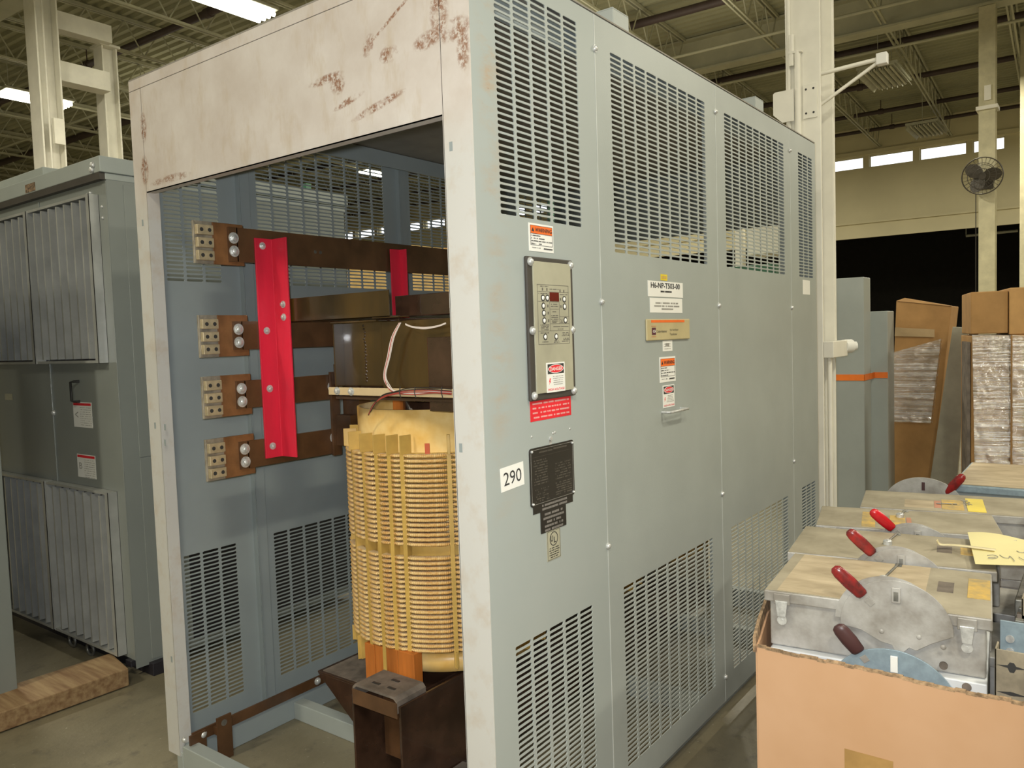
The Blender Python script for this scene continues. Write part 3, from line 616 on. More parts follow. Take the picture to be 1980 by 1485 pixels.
# ------------------------------------------------------------------ coils
CX, CY = .715, .765
CP = [(CX, CY), (1.455, CY), (2.165, CY)]
hd = math.atan2(CAM.y-CY, CAM.x-CX)      # azimuth of the viewer, about which boards are set out
RO, RI = .364, .304
ANGS = [-30, -14, -1.5, 24, 32, 41, 52, 66, 84]+[104+16*i for i in range(14)]
def coil():
    t = thing('transformer_coil', 'yellow resin transformer coil standing nearest the open front of the enclosure', 'coil', (CX, CY, 0), 'transformer coils in the enclosure')
    MB().lathe([(RI, .475), (RI+.012, .475), (RI+.012, 1.292), (RI, 1.292)], (CX, CY, 0), 72).build('barrier_cylinder', YEL, t)
    MB().lathe([(.22, .40), (RI-.03, .40), (RI-.03, 1.25), (.22, 1.25)], (CX, CY, 0), 64).build('inner_winding', YEL2, t)
    MB().lathe([(RI-.028, .405), (RI+.008, .405), (RI+.008, .452), (RI-.005, .462), (RI-.028, .462)], (CX, CY, 0), 72).build('lower_ring', YEL, t)
    pr = []
    zs = [1.146-.0163*k for k in range(19)]+[.806-.0163*k for k in range(20)]
    for i in range(12): q = 2*math.pi*i/12; pr.append((RO-.017+.017*math.cos(q), .0052*math.sin(q)))
    NB = 180; bang = [hd-math.radians(dg) for dg in ANGS]; vs = []; fs = []
    for i in range(NB):
        th = 2*math.pi*i/NB; dmin = min(abs((th-q+math.pi) % (2*math.pi)-math.pi) for q in bang); k = min(1., dmin/math.radians(3.2)); k = k*k*(3-2*k)
        hh = .0028+.0034*k; rr = RO-.009+.009*k; sag = -.0012*k
        for j in range(12):
            q = 2*math.pi*j/12; cq, sq = math.cos(q), math.sin(q)
            vs.append((CX+(rr-.015+.015*math.copysign(abs(cq)**.7, cq))*math.cos(th), CY+(rr-.015+.015*math.copysign(abs(cq)**.7, cq))*math.sin(th), zs[0]+sag+hh*math.copysign(abs(sq)**.8, sq)))
    fs = [(i*12+j, ((i+1) % NB)*12+j, ((i+1) % NB)*12+(j+1) % 12, i*12+(j+1) % 12) for i in range(NB) for j in range(12)]
    first = MB().add(vs, fs, True).build('winding_disc', WIND, t)
    for z in zs[1:]: o = first.copy(); COL.objects.link(o); o.parent = t; o.location.z = z-zs[0]
    MB().lathe([(RI+.0125, .50), (RI+.020, .50), (RI+.020, 1.15), (RI+.0125, 1.15)], (CX, CY, 0), 64).build('winding_tube', YEL2, t)
    for k, dg in enumerate(ANGS):
        q = hd-math.radians(dg); ra = Vector((math.cos(q), math.sin(q), 0)); ta = Vector((-ra.y, ra.x, 0)); o0 = Vector((CX, CY, 0))
        eff = math.radians(dg+(75-dg)*.5) if 20 < dg < 70 else math.radians(dg); q2 = hd-eff; rb = Vector((math.cos(q2), math.sin(q2), 0)); tb2 = Vector((-rb.y, rb.x, 0))
        thin = k == 2; ln = .046; e0 = o0+ra*(RO+.004); zt = 1.213; zb = .405 if 20 < dg < 70 else .435
        g = MB().prism([(0, 1.150), (-ln, 1.150), (-ln, zt), (0, zt)], e0-tb2*.0022, rb, Z, tb2*.0044) if not thin else MB().prism([(-.02, 1.15), (0, 1.15), (0, zt), (-.02, zt)], e0-ta*.005, ra, Z, ta*.010)
        g.prism([(RI+.0205, zb), (RO-.0065, zb), (RO-.0065, 1.1499), (RI+.0205, 1.1499)], o0-ta*.0075, ra, Z, ta*.015)
        if dg > 60 or not 20 < dg < 70: g.prism([(0, zb), (-.03, zb), (-.03, .49), (0, .49)], e0-tb2*.0022, rb, Z, tb2*.0044)
        g.build('spacer_board', YEL2, t, .0008)
    q = hd-math.radians(10); ra = Vector((math.cos(q), math.sin(q), 0)); ta = Vector((-ra.y, ra.x, 0))
    MB().prism([(-.008, 1.14), (.008, 1.14), (.008, 1.185), (-.008, 1.185)], Vector((CX, CY, 0))+ra*(RO-.02), ta, Z, ra*.004).build('red_tab', REDT, t)
    return t
coil1 = coil()
def coilcopy(p, label):
    t = copy_tree(coil1); t.location = (p[0], p[1], 0); t['label'] = label; return t
coilcopy(CP[1], 'middle transformer coil behind the front coil, seen through the side vents')
coilcopy(CP[2], 'rear transformer coil at the back of the enclosure')
# orange planks carrying the coil
for px0, px1, yt, yb in ((707, 726, 1243, 1300), (727, 748, 1247, 1312), (749, 771, 1252, 1322), (772, 803, 1258, 1335)):
    a = at(px0, yb, x=.36); b = at(px1, yb, x=.36); zt = at(px0, yt, x=.36).z
    o = MB().box(.36, .40, b.y+.001, a.y-.001, .3365, zt).build('support_plank', ORNG, coil1, .002)
# ------------------------------------------------------------------ core and clamps
core = thing('transformer_core', 'dark varnished steel core with clamp plates inside the enclosure', 'core', (CX, CY, 0))
X0 = .36
MB().box(X0, X0+.004, .668, 1.195, 1.602, 1.688).box(X0, X0+.05, .668, 1.195, 1.602, 1.606).box(X0, X0+.004, .668, .672, 1.688, 1.690).build('upper_brace', VARN, core, .002)
MB().box(X0+.075, X0+.08, .25, .715, 1.60, 1.672).box(X0+.03, X0+.08, .25, .715, 1.60, 1.604).build('upper_brace', DKV, core, .002)
MB().box(X0+.03, X0+.036, .715, .935, 1.372, 1.592).box(X0-.015, X0+.036, .715, .945, 1.588, 1.594).box(X0-.012, X0+.036, .93, .935, 1.372, 1.59).build('end_plate', VARN, core, .003)
MB().box(X0+.003, X0+.009, .27, .713, 1.34, 1.587).box(X0-.03, X0+.02, .60, .72, 1.597, 1.6005).build('end_plate', VARN, core, .003)
MB().box(X0-.008, X0-.002, .27, .500, 1.30, 1.53).build('end_plate', DKV, core, .002)
g = MB()
for k in range(18): g.dome(Vector((X0+.0295, .822+random.uniform(-.004, .004), 1.39+k*.011)), -X, .005, .003, 6, 2)
g.build('weld_bead', DKV, core)
tb = MB().box(X0-.028, X0-.016, .30, .952, 1.345, 1.371).build('terminal_strip', TAN, core, .002)
bolts(tb, [(X0-.028, .905, 1.359), (X0-.028, .835, 1.358)], -X, .009, 'bolt')
MB().box(X0-.015, X0+.06, .30, .93, 1.330, 1.340).build('strip_bracket', DKV, core, .002)
# yoke laminations and core legs
MB().box(.40, 2.48, .665, .865, 1.335, 1.598).box(.40, 2.48, .665, .865, .10, .33).build('yoke', DKV, core, .004)
for p in CP: MB().lathe([(0, .33), (.15, .33), (.15, 1.34), (0, 1.34)], (p[0], p[1], 0), 32, closed=False).build('core_leg', DKV, core)
for p in CP: MB().box(p[0]-.10, p[0]+.10, .60, .93, 1.25, 1.33).build('coil_block', ORNG, core)
# lower clamp: two upright plates bridged by a dusty top, on feet
MB().box(.225, 2.6, .555, .565, .03, .385).build('clamp_plate', DKV, core, .002)
MB().box(.225, 2.6, .772, .780, .03, .372).build('clamp_plate', DKV, core, .002)
g = MB().prism([(.5655, .362), (.5655, .40), (.578, .413), (.758, .413), (.7705, .40), (.7705, .362), (.765, .362), (.765, .396), (.753, .405), (.583, .405), (.571, .396), (.571, .362)], Vector((.222, 0, 0)), Y, Z, X*.13)
tp = g.build('clamp_bridge', DUSTM, core)
for x, y in ((.262, .70), (.262, .63), (.31, .66)): MB().box(x-.005, x+.005, y-.016, y+.016, .4131, .4150).build('slot', INK, tp)
MB().box(.2190, .2218, .5655, .7705, .345, .396).build('bridge_lip', BROWN, core, .003)
g = MB()
for k in range(7): g.box(.35+.012*k, .356+.012*k, .60, .765, .12, .34)
g.build('lamination_ends', BROWN, core)
g = MB().prism([(.80, .29), (1.17, .29), (1.17, .297), (.80, .297)], Vector((.40, 0, 0)), Y, Z, X*.26).prism([(.80, .29), (1.17, .29), (.92, .10), (.92, .015), (.80, .015)], Vector((.40, 0, 0)), Y, Z, X*.006)
g.build('core_foot', DKV, core, .002); MB().box(.41, .65, .81, 1.15, .2972, .3000).build('foot_dust', DUSTM, core)
MB().cyl((.6, 1.0, .3), (.6, 1.0, .306), .045, 20).build('foot_cap', SHELL, core); MB().cyl((.43, .90, .07), (.43, .90, .12), .02, 10).box(.40, .47, .84, .96, .07, .08).build('foot_bolt', SHELL, core)
MB().box(.225, .50, .10, .55, .08, .088).build('foot_shelf', DUSTM, core)
MB().prism([(0, 0), (.12, .03), (.14, .10), (.02, .09)], Vector((.28, .32, .089)), X, Y, Z*.004).build('loose_plate', SHELL, core)
# ------------------------------------------------------------------ busbars and their red support
YB0 = 1.25
def busbar(zc, hh, x1, label, end_drop=0):
    t = thing('busbar', label, 'busbar', (.04, YB0, zc), 'busbars at the open front')
    MB().box(.205, x1, YB0, YB0+.010, zc-hh/2, zc+hh/2).build('bar', BROWN, t, .001)
    pl = MB().box(.118, .240, YB0-.0005+.010, YB0+.020, zc-.072, zc+.072).build('terminal_plate', mat('copper_brown', (.25, .115, .045), .45, .2, var=.12, vscale=14), t, .002)
    MB().box(.048, .118, YB0+.010, YB0+.020, zc-.072, zc+.072).build('tinned_end', TIN, t, .001)
    for k in (-1, 0, 1):
        z = zc+k*.043-.002; g = MB().box(.052, .113, YB0-.007, YB0+.0099, z-.0165, z+.0165); lg = g.build('lug', LUG, t, .002)
        for xx in (.068, .098): MB().cyl((xx, YB0-.0074, z), (xx, YB0-.0068, z), .0068, 12).build('lug_hole', INK, lg)
    bolts(t, [(.193, YB0-.0005, zc+.022), (.193, YB0-.0005, zc-.024)], -Y, .0128, 'bolt')
    MB().box(.175, .21, YB0, YB0+.0095, zc-hh/2, zc+hh/2).build('bar_end', BROWN, t)
    return t
b1 = busbar(1.878, .120, 2.05, 'topmost brown busbar with lugs, running back across the upper vents')
for xx in (.49, .515, .92, .945): MB().cyl((xx+.06, YB0-.0006, 1.875), (xx+.06, YB0+.0002, 1.875), .007, 12).build('bolt_hole', SHELL, b1)
busbar(1.560, .100, 1.55, 'second brown busbar from the top, with three pale lugs')
b3 = busbar(1.351, .098, .62, 'third brown busbar from the top, between two others')
b4 = busbar(1.136, .098, .62, 'lowest of the four brown busbars with lugs')
bolts(b3, [(.60, YB0-.0005, 1.352)], -Y, .014, 'bolt'); bolts(b4, [(.60, YB0-.0005, 1.15)], -Y, .014, 'bolt')
riser = thing('bus_riser', 'stepped brown bus riser between the lower busbars and the yellow coil', 'busbar', (.62, 1.20, 1.0))
MB().box(.585, .625, 1.236, 1.2485, 1.08, 1.41).build('riser_bar', BROWN, riser, .001); MB().box(.60, .66, 1.15, 1.2355, 1.36, 1.44).box(.64, .70, 1.14, 1.2355, 1.21, 1.37).box(.60, .65, 1.15, 1.2355, 1.12, 1.24).build('riser_step', BROWN, riser, .001)
g = MB().prism([(.275, 0), (.352, 0), (.352, -.088), (.345, -.088), (.345, -.007), (.275, -.007)], Vector((0, YB0-.0005, 1.112)), X, Y, Z*.795)
ra_ = g.build('red_support_angle', RED, None, .0015); tag(ra_, 'upright red fibreglass angle bolted across the four busbars', 'support')
bolts(ra_, [(.305, YB0-.0075, z) for z in (1.880, 1.575, 1.365, 1.155)]+[], -Y, .0085, 'bolt')
bolts(ra_, [(.345, 1.192, z) for z in (1.668, 1.622)], -X, .0085, 'bolt')
g = MB().box(.94, 1.00, YB0-.014, YB0-.008, 1.55, 1.912).box(.994, 1.00, YB0-.05, YB0-.008, 1.55, 1.912)
tag(g.build('red_support_angle', RED, None, .001), 'shorter red support angle farther back along the top busbar', 'support')
# ground bus
gb = thing('ground_bus', 'long brown ground bar along the foot of the left wall', 'busbar', (.04, 1.43, .10))
MB().box(.035, 2.5, 1.428, 1.436, .098, .138).build('bar', BROWN, gb, .001); MB().box(.62, 2.5, 1.419, 1.4275, .125, .150).build('splice_bar', BROWN, gb, .001)
bolts(gb, [(.075, 1.4275, .118), (.60, 1.4275, .120)], -Y, .012, 'acorn')
MB().box(.02, .085, 1.419, 1.4275, .0, .135).build('drop_strap', BROWN, gb, .001)
st = MB().box(.118, .178, 1.400, 1.408, .0, .165).box(.118, .178, 1.408, 1.4278, .10, .13).build('drop_strap', BROWN, gb, .001)
MB().cyl((.146, 1.3999, .140), (.146, 1.399, .140), .012, 14).build('strap_hole', SHELL, st)
# sensor wiring
wr = thing('sensor_wire_bundle', 'thin white and red sensor wires tied along the tan strip', 'wire', (X0, .6, 1.36))
def wp(l_, x): return [at(px, py, x=x) for px, py in l_]
def smooth(P, n=6):
    Q = []
    for i in range(len(P)-1):
        p0, p1, p2, p3 = P[max(i-1, 0)], P[i], P[i+1], P[min(i+2, len(P)-1)]
        for k in range(n):
            t = k/n; Q.append(.5*((2*p1)+(p2-p0)*t+(2*p0-5*p1+4*p2-p3)*t*t+(3*p1-p0-3*p2+p3)*t**3))
    return Q+[P[-1]]
for k, (m, dx, dy) in enumerate(((WIREW, 0, 0), (WIREW, 3, 1), (WIRER, 1.5, 3), (WIREW, 5, -1))):
    MB().tube(smooth(wp([(772+dx*.6, 624), (757+dx, 653), (749+dx, 690), (742+dx*.8, 725), (748+dx, 745+dy), (765, 757+dy), (800, 760+dy), (840, 757+dy), (873, 760+dy)], .328)), .0016, 6).build('wire', m, wr)
for k, (m, dx, dy) in enumerate(((WIREB, 0, 0), (WIRER, 4, 1), (WIREB, 6, -2), (WIRER, 2, 3))):
    MB().tube(smooth(wp([(712+dx*.6, 803-dx), (722+dx*.4, 782), (740, 766+dy), (765, 759+dy), (790, 754+dy*1.5), (830, 753+dy*1.8), (873, 756+dy*1.6)], .324)), .0017, 6).build('wire', m, wr)
for k in range(3): MB().tube(smooth(wp([(784, 626+k), (797, 631+k), (820, 633+k*1.5), (845, 630+k), (862, 624+k)], .335)), .0014, 6).build('wire', WIREW, wr)
for px in (774, 803, 855): MB().tube([at(px, 748, x=.322), at(px-2, 758, x=.319), at(px+1, 769, x=.322)], .0018, 6).build('cable_tie', WIREB, wr)
# cable end on the floor
cb = thing('earth_lead', 'tan lead with crimped end hanging by the lower clamp', 'cable', (.34, .79, 0))
MB().tube(smooth([Vector((.325, .800, .062)), Vector((.312, .812, .05)), Vector((.300, .826, .02)), Vector((.285, .838, .007)), Vector((.20, .85, .006))]), .005, 8).build('lead', TAN, cb)
MB().cyl((.33, .795, .068), (.345, .783, .075), .010, 10).build('crimp', BOLT, cb)
# ------------------------------------------------------------------ grey transformer cabinet at the left
LX, LY = .33, 2.385
lc = thing('transformer_cabinet', 'grey transformer cabinet with vertical louvre covers at the left', 'cabinet', (LX, LY, 0))
LXE = at(664, 372, y=LY).x; ZT = 2.285
g = MB().box(LX, LX+.004, LY+.001, 5.6, .09, ZT).box(LX, LXE, LY, LY+.004, .05, ZT).box(LXE-.004, LXE, LY, 5.6, .09, ZT).box(LX, LXE, 5.6, 5.604, .09, ZT)
g.build('body', GRAYC, lc)
MB().box(LX-.03, LXE+.02, LY-.012, 5.62, ZT+.030, 2.385).box(LX-.004, LXE+.01, LY-.002, 5.61, ZT, ZT+.03).build('roof_cap', GRAY, lc, .003)
MB().box(LX-.028, LX-.001, LY+.0, 5.6, ZT-.001, ZT+.0299).build('eave_gasket', GASKET, lc)
MB().box(LX-.003, LX-.0002, LY+.0, LY+.035, .09, ZT-.005).box(LX-.006, LX-.0002, 3.055, 3.061, .10, 2.27).build('door_edge', GRAYC, lc, .001)
for z0, z1 in ((.07, 1.02), (1.025, 2.27)): MB().box(.405, .60, LY-.004, LY-.0003, z0, z1).build('side_cover', GRAYC, lc, .001)
def louvre(y0, y1, z0, z1, parent):
    g = MB(); n = 8; d = .045; p = (y1-y0)/n; x = LX
    g.box(x-.002, x-.0003, y0, y1, z0, z1)
    g2 = MB()
    for e in (y0, y1-.0035): g2.box(x-d, x-.0021, e, e+.0035, z0, z1)
    g2.box(x-d, x-d+.002, y0, y0+.030, z0, z1)
    for i in range(1, n):
        yc = y0+p*i; g2.prism([(-.0021, yc-.002), (-d, yc-.002), (-d, yc+.011), (-d+.002, yc+.011), (-d+.002, yc), (-.0021, yc)], Vector((x, 0, z0+.02)), X, Y, Z*(z1-z0-.04))
    g2.box(x-d*.96, x-.0021, y0+.0036, y1-.0036, z1-.012, z1).box(x-d*.96, x-.0021, y0+.0036, y1-.0036, z0, z0+.012)
    o = g2.build('louvre_cover', LOUVM, parent); g.build('louvre_shade_back', PSHADE, o); return o  # flat near-black sheet paints in the dark between the fins
for k in range(4):
    y0 = 2.462+k*.655
    louvre(y0, y0+.64, 1.468, 2.228, lc); louvre(y0, y0+.64, .105, .873, lc)
def lcl(p0, p1, nm, s):
    q0, q1 = at(*p0, x=LX), at(*p1, x=LX); o = MB().box(LX-.0012, LX-.0003, q1.y, q0.y, q1.z, q0.z).build(nm, WHITE, lc)
    MB().box(LX-.0018, LX-.0011, q1.y+.005, q0.y-.005, q0.z-.016, q0.z-.004).build('red_band', REDL, o); g = MB()
    for k in range(9): fine(g, Vector((LX-.0008, 0, 0)), -Y, Z, -q0.y+.07, -q1.y-.008, q0.z-.026-k*.0105, .0025, .7, k+s)
    text(g, s and 'B' or '<', Vector((LX-.0016, q0.y-.035, (q0.z+q1.z)/2)), -Y, Z, .03, .03); g.build('lettering', INKG, o)
lcl((141, 777), (180, 828), 'tag_sheet', 0); lcl((149, 877), (187, 927), 'tag_sheet', 5)
q0 = at(16, 768, x=LX); MB().box(LX-.0012, LX-.0003, q0.y-.06, q0.y+.04, q0.z-.015, q0.z+.02).build('small_plate', BEIGE, lc)
q0, q1 = at(145, 737, x=LX), at(146, 776, x=LX)
MB().tube([(LX, q0.y-.045, q0.z), (LX-.02, q0.y-.03, q0.z), (LX-.022, q0.y, q0.z-.004), (LX-.022, q0.y, q1.z+.004), (LX-.02, q0.y-.02, q1.z), (LX, q0.y-.04, q1.z)], .006, 8).build('door_handle', INK, lc)
bolts(lc, [(LX-.0005, q, z) for q, z in ((2.53, 2.245), (2.56, 2.24), (2.43, 2.17), (2.43, 2.12))], -X, .006); bolts(lc, [(LX-.031, 2.43, 2.35), (LX-.031, 2.44, 2.33), (LX-.001, 3.05, 1.22)], -X, .012)
MB().box(LX-.032, LX-.0301, 3.02, 3.13, ZT+.035, 2.36).build('rust_patch', mat('rust_patch', (.30, .20, .12), .8, var=.3, vscale=60), lc)
MB().box(LX+.06, .50, LY-.035, 5.65, .0, .06).box(LX-.02, LXE, LY+.01, LY+.06, .06, .09).build('skid_base', PSHADE, lc, .003)  # base in near-black, shade under the cabinet put into its colour
for q in ((140, 1238), (175, 1255)):
    c0 = at(*q, x=LX+.02); MB().tube([(LX+.02, c0.y+.035*math.cos(t), c0.z+.028*math.sin(t)) for t in [2*math.pi*i/16 for i in range(16)]], .008, 6, True).build('tow_ring', SHELL, lc)
MB().box(.62, LXE-.02, LY-.0035, LY-.0003, .10, 1.30).build('painted_dark_side', PSHADE, lc)  # flat dark sheet: shade of the gap painted onto the lower side
# box-topped cabinet behind it and the panel edge at the left border
tb_ = at(82, 322, x=.75)
MB().box(.75, LXE-.1, tb_.y, 5.5, 2.3855, tb_.z).build('roof_box', GRAY, lc, .004)
nl = thing('grey_cabinet', 'nearest grey cabinet cut off by the left edge, beside the timber', 'cabinet', (-.5, 2.6, 0))
q0 = at(37, 1368, z=0.)
MB().box(q0.x-1.0, q0.x, q0.y, q0.y+1.3, .07, 2.10).build('body', GRAYC, nl, .003); MB().box(q0.x-.995, q0.x+.001, q0.y-.001, q0.y+1.3, 0, .069).build('plinth', GRAYC, nl, .002)
# timber under the cabinet
tl = [at(35, 1320, z=.085), at(215, 1262, z=.085), at(248, 1292, z=.085), at(37, 1366, z=.085)]
u = (tl[1]-tl[0]); g = MB(); up = Z*-.08
g.add([tl[0]+up-u*.6, tl[3]+up-u*.6, tl[2]+up, tl[1]+up, tl[0]-u*.6, tl[3]-u*.6, tl[2], tl[1]], [(0, 3, 2, 1), (4, 5, 6, 7), (0, 1, 5, 4), (1, 2, 6, 5), (2, 3, 7, 6), (3, 0, 4, 7)])
tag(g.build('timber_beam', WOOD, None, .004), 'pine timber lying on the floor under the louvred cabinet', 'timber')
# ------------------------------------------------------------------ white column beside the enclosure
def hcol(x, y, d, wd, z1, m, tf=.02, tw=.014):
    g = MB().box(x-d/2, x-d/2+tf, y-wd/2, y+wd/2, 0, z1).box(x+d/2-tf, x+d/2, y-wd/2, y+wd/2, 0, z1).box(x-d/2+tf, x+d/2-tf, y-tw/2, y+tw/2, 0, z1)
    return g
ca = at(1590, 500, x=3.17)
MCX, MCW = 3.17, at(1517, 0, x=3.17).y-ca.y; MCY = ca.y+MCW/2
mc = thing('steel_column', 'white painted steel column standing beside the enclosure', 'column', (MCX+.13, MCY, 0))
MB().add([], []).box(0, 0, 0, 0, 0, 0)
hcol(MCX+.13, MCY, .26, MCW, ZJ-.025, CREAM, .018, .02).build('column_shaft', CREAM, mc, .004)
y0 = MCY-MCW/2
MB().box(MCX+.03, MCX+.23, MCY-.035, MCY-.012, 0, ZJ-.03).build('web_cover', CREAM, mc, .003)
def mcp(px, py): q = at(px, py, x=MCX); return q.y, q.z
MB().cyl((MCX-.014, mcp(1527, 100)[0], 1.9), (MCX-.014, mcp(1527, 100)[0], ZJ-.1), .008, 10).build('conduit', CREAM, mc)
MB().cyl((MCX-.02, mcp(1545, 200)[0], 1.9), (MCX-.02, mcp(1545, 200)[0], mcp(1545, 100)[1]), .017, 12).cyl((MCX-.02, mcp(1533, 100)[0], mcp(1533, 130)[1]), (MCX-.02, mcp(1533, 100)[0], mcp(1533, 70)[1]), .014, 12).build('conduit', CREAM, mc)
MB().box(MCX-.034, MCX-.001, mcp(1553, 105)[0], mcp(1529, 105)[0], mcp(1540, 105)[1], mcp(1540, 101)[1]).build('conduit_clamp', CREAM, mc)
(ya, zt), (yb, zb_) = mcp(1499, 183), mcp(1539, 236)
MB().prism([(ya, zt-.01), (ya-.01, zt), (yb, zt), (yb, zb_), (ya-.05, zb_), (ya, zb_+.05)], Vector((MCX-.040, 0, 0)), Y, Z, X*.008).build('bracket_plate', CREAM, mc, .001)
(ya, zt), (yb, zb_) = mcp(1553, 165), mcp(1581, 226)
bp = MB().box(MCX-.008, MCX-.0005, yb, ya, zb_, zt).build('bracket_plate', CREAM, mc, .001)
for k in (.25, .78):
    for j in (.15, .85): MB().cyl((MCX-.0081, yb+(ya-yb)*k, zb_+(zt-zb_)*j), (MCX-.0095, yb+(ya-yb)*k, zb_+(zt-zb_)*j), .006, 10).build('bolt_hole', INK, bp)
# swing arm
e = at(1703, 113, y=-.20); hA = Vector((MCX+.10, MCY-.04, at(1618, 124, y=0.).z)); hB = Vector((MCX+.10, MCY-.04, at(1620, 192, y=0.).z))
e = Vector((MCX+.16, -.345, at(1703, 113, x=MCX+.16).z)); e.y = at(1703, 113, x=MCX+.16).y
arm = thing('wall_bracket_arm', 'small white triangular bracket arm on the right of the column', 'bracket', hA)
MB().cyl(hA, e, .012, 10).build('top_arm', CREAM, arm); MB().cyl(hB, e-Z*.01, .010, 10).build('brace', CREAM, arm); MB().box(e.x-.025, e.x+.025, e.y-.035, e.y+.02, e.z-.035, e.z+.025).build('end_block', WHITE, arm, .003)
MB().cyl(hA-Z*.03, hA+Z*.02, .014, 10).cyl(hB-Z*.03, hB+Z*.02, .014, 10).box(MCX+.07, MCX+.13, MCY-.04, MCY-.034, hB.z-.04, hA.z+.04).build('hinge', CREAM, arm)
# switch boxes and conduits low on the column
yq = MCY-MCW/2
sb = thing('conduit_box', 'cream conduit box with round fitting low on the white column', 'junction box', (MCX+.1, yq, 1.5))
zb1, zb0 = at(1600, 660, y=yq).z, at(1600, 691, y=yq).z
xa, xb = at(1599, 670, y=yq-.02).x, at(1627, 670, y=yq-.02).x
MB().box(xa, xb, yq-.055, yq-.0005, zb0, zb1).build('box', CREAM, sb, .003)
MB().cyl((xb, yq-.03, (zb0+zb1)/2+.01), (xb+.05, yq-.06, (zb0+zb1)/2+.01), .040, 20).cyl((xb+.05, yq-.06, (zb0+zb1)/2+.01), (xb+.07, yq-.085, (zb0+zb1)/2+.01), .026, 16).build('round_fitting', WHITE, sb)
MB().cyl((xa+.04, yq+.03, zb1-.02), (xa+.04, yq+.03, ZJ-.1), .012, 10).build('conduit', CREAM, sb)
MB().cyl((xb-.01, yq+.015, zb1-.03), (xb-.01, yq+.015, ZJ-.1), .012, 10).build('conduit', CREAM, sb)
MB().cyl((xa+.05, yq-.02, zb0), (xa+.05, yq-.02, .2), .014, 10).build('conduit', CREAM, sb)
q0, q1 = at(1868, 456, x=21.5), at(1968, 446, x=21.5); tag(MB().cyl(q0, q1, .035, 8).box(q0.x-.005, q0.x+.005, q0.y-.01, q0.y+.01, q0.z, 4.3).build('tube_light', FIXT), 'thin pale tube hanging in the dark bay behind the fan column', 'tube')
# ------------------------------------------------------------------ far columns, fan
fc = RB @ Vector((11.5, -.295, 0)); t = thing('steel_column', 'far cream column carrying the round fan', 'column', fc)
hcol(fc.x, fc.y, .20, .20, ZJ-.025, CREAM, .02, .10).build('column_shaft', mat('far_column_paint', (.58, .54, .36), .6), t, .004)
MB().box(fc.x-.13, fc.x+.13, fc.y-.13, fc.y+.13, 4.43, 4.48).box(fc.x-.12, fc.x-.101, fc.y-.05, fc.y+.03, 4.55, 4.75).build('column_band', CREAM, t)
MB().cyl((fc.x-.11, fc.y+.13, 1.4), (fc.x-.11, fc.y+.13, 3.3), .006, 6).build('cord', WIREB, t)
for nm, yy, lb in (('steel_column', -1.0, 'far cream column at the right edge of the picture'),):
    c2 = RB @ Vector((14.5, at(1990, 400, x=14.5).y/math.cos(A23)-14.5*math.tan(A23), 0)); t2 = thing(nm, lb, 'column', c2)
    hcol(c2.x, c2.y, .25, .25, ZJ+.5, CREAM, .02, .1).build('column_shaft', MATS['far_column_paint'], t2, .004)
fcn = at(1899, 340, x=fc.x-.30)
fan = thing('wall_fan', 'round dark caged fan mounted on the far column', 'fan', fcn)
RF = .245; ax = (CAM-fcn); ax.z = 0; ax.normalize(); ax = (ax+Z*-.15+Y*.10).normalized(); fu = ax.cross(Z).normalized(); fv = fu.cross(ax).normalized()
def fp_(a, rr_, dd): return fcn+(fu*math.cos(a)+fv*math.sin(a))*rr_+ax*dd
g = MB()
for rr_, dd in ((RF, 0), (RF*.7, .05), (RF*.4, .07), (RF, -.03), (RF*.6, -.08)): g.tube([fp_(2*math.pi*i/40, rr_, dd) for i in range(40)], .004 if rr_ < RF else .007, 6, True)
for i in range(28):
    q = 2*math.pi*i/28; g.tube([fp_(q, .04, .075), fp_(q, RF*.5, .068), fp_(q, RF*.85, .04), fp_(q, RF, 0)], .0022, 4); g.tube([fp_(q, .05, -.09), fp_(q, RF*.6, -.08), fp_(q, RF, -.03)], .0022, 4)
g.build('fan_cage', FAND, fan)
for k in range(3):
    q = math.radians((38, -62, 178)[k]); cc = fp_(q, RF*.50, 0); ru = (cc-fcn).normalized(); tv = (ax.cross(ru)+ax*.35).normalized()
    MB().prism([(math.cos(s)*RF*.46, math.sin(s)*RF*.38) for s in [2*math.pi*i/20 for i in range(20)]], cc, ru, tv, ax*.004).build('fan_blade', FAND, fan)
MB().cyl(fcn-ax*.10, fcn+ax*.03, .05, 16).build('fan_motor', FAND, fan); MB().cyl(fcn-ax*.10, Vector((fc.x-.10, fc.y, fcn.z-.02)), .02, 8).box(fc.x-.118, fc.x-.1005, fc.y-.08, fc.y+.08, fcn.z-.16, fcn.z+.08).build('fan_mount', FAND, fan)
# left columns
c3 = RB @ Vector((3.36, at(150, 200, x=3.36).y-.12, 0)); t3 = thing('steel_column', 'cream column rising behind the louvred cabinet at left', 'column', c3)
hcol(c3.x, c3.y, .26, .28, ZJ-.025, CREAM, .02, .02).build('column_shaft', CREAM, t3, .004)
MB().cyl((c3.x-.05, c3.y-.155, 2), (c3.x-.05, c3.y-.155, ZJ-.1), .012, 8).box(c3.x-.02, c3.x+.1, c3.y-.20, c3.y-.145, 4.0, 4.3).build('conduit', CREAM, t3)
q = at(203, 95, x=3.9); t4 = thing('steel_post', 'shorter capped cream post beside the left column', 'post', (3.9, q.y, 0))
hcol(3.9, q.y, .20, .22, q.z, CREAM, .02, .05).build('post_shaft', CREAM, t4, .003); MB().box(3.77, 4.03, q.y-.14, q.y+.14, q.z, q.z+.03).build('cap_plate', CREAM, t4)
zr = at(185, 150, x=3.6).z; MB().box(c3.x+.131, 3.799, q.y-.06, c3.y+.02, zr-.12, zr+.12).build('cross_beam', CREAM, t4, .003)
zr = at(185, 50, x=3.6).z; MB().box(c3.x+.131, 3.88, q.y-.06, c3.y+.06, zr-.10, zr+.12).build('cross_beam', CREAM, t4, .003)
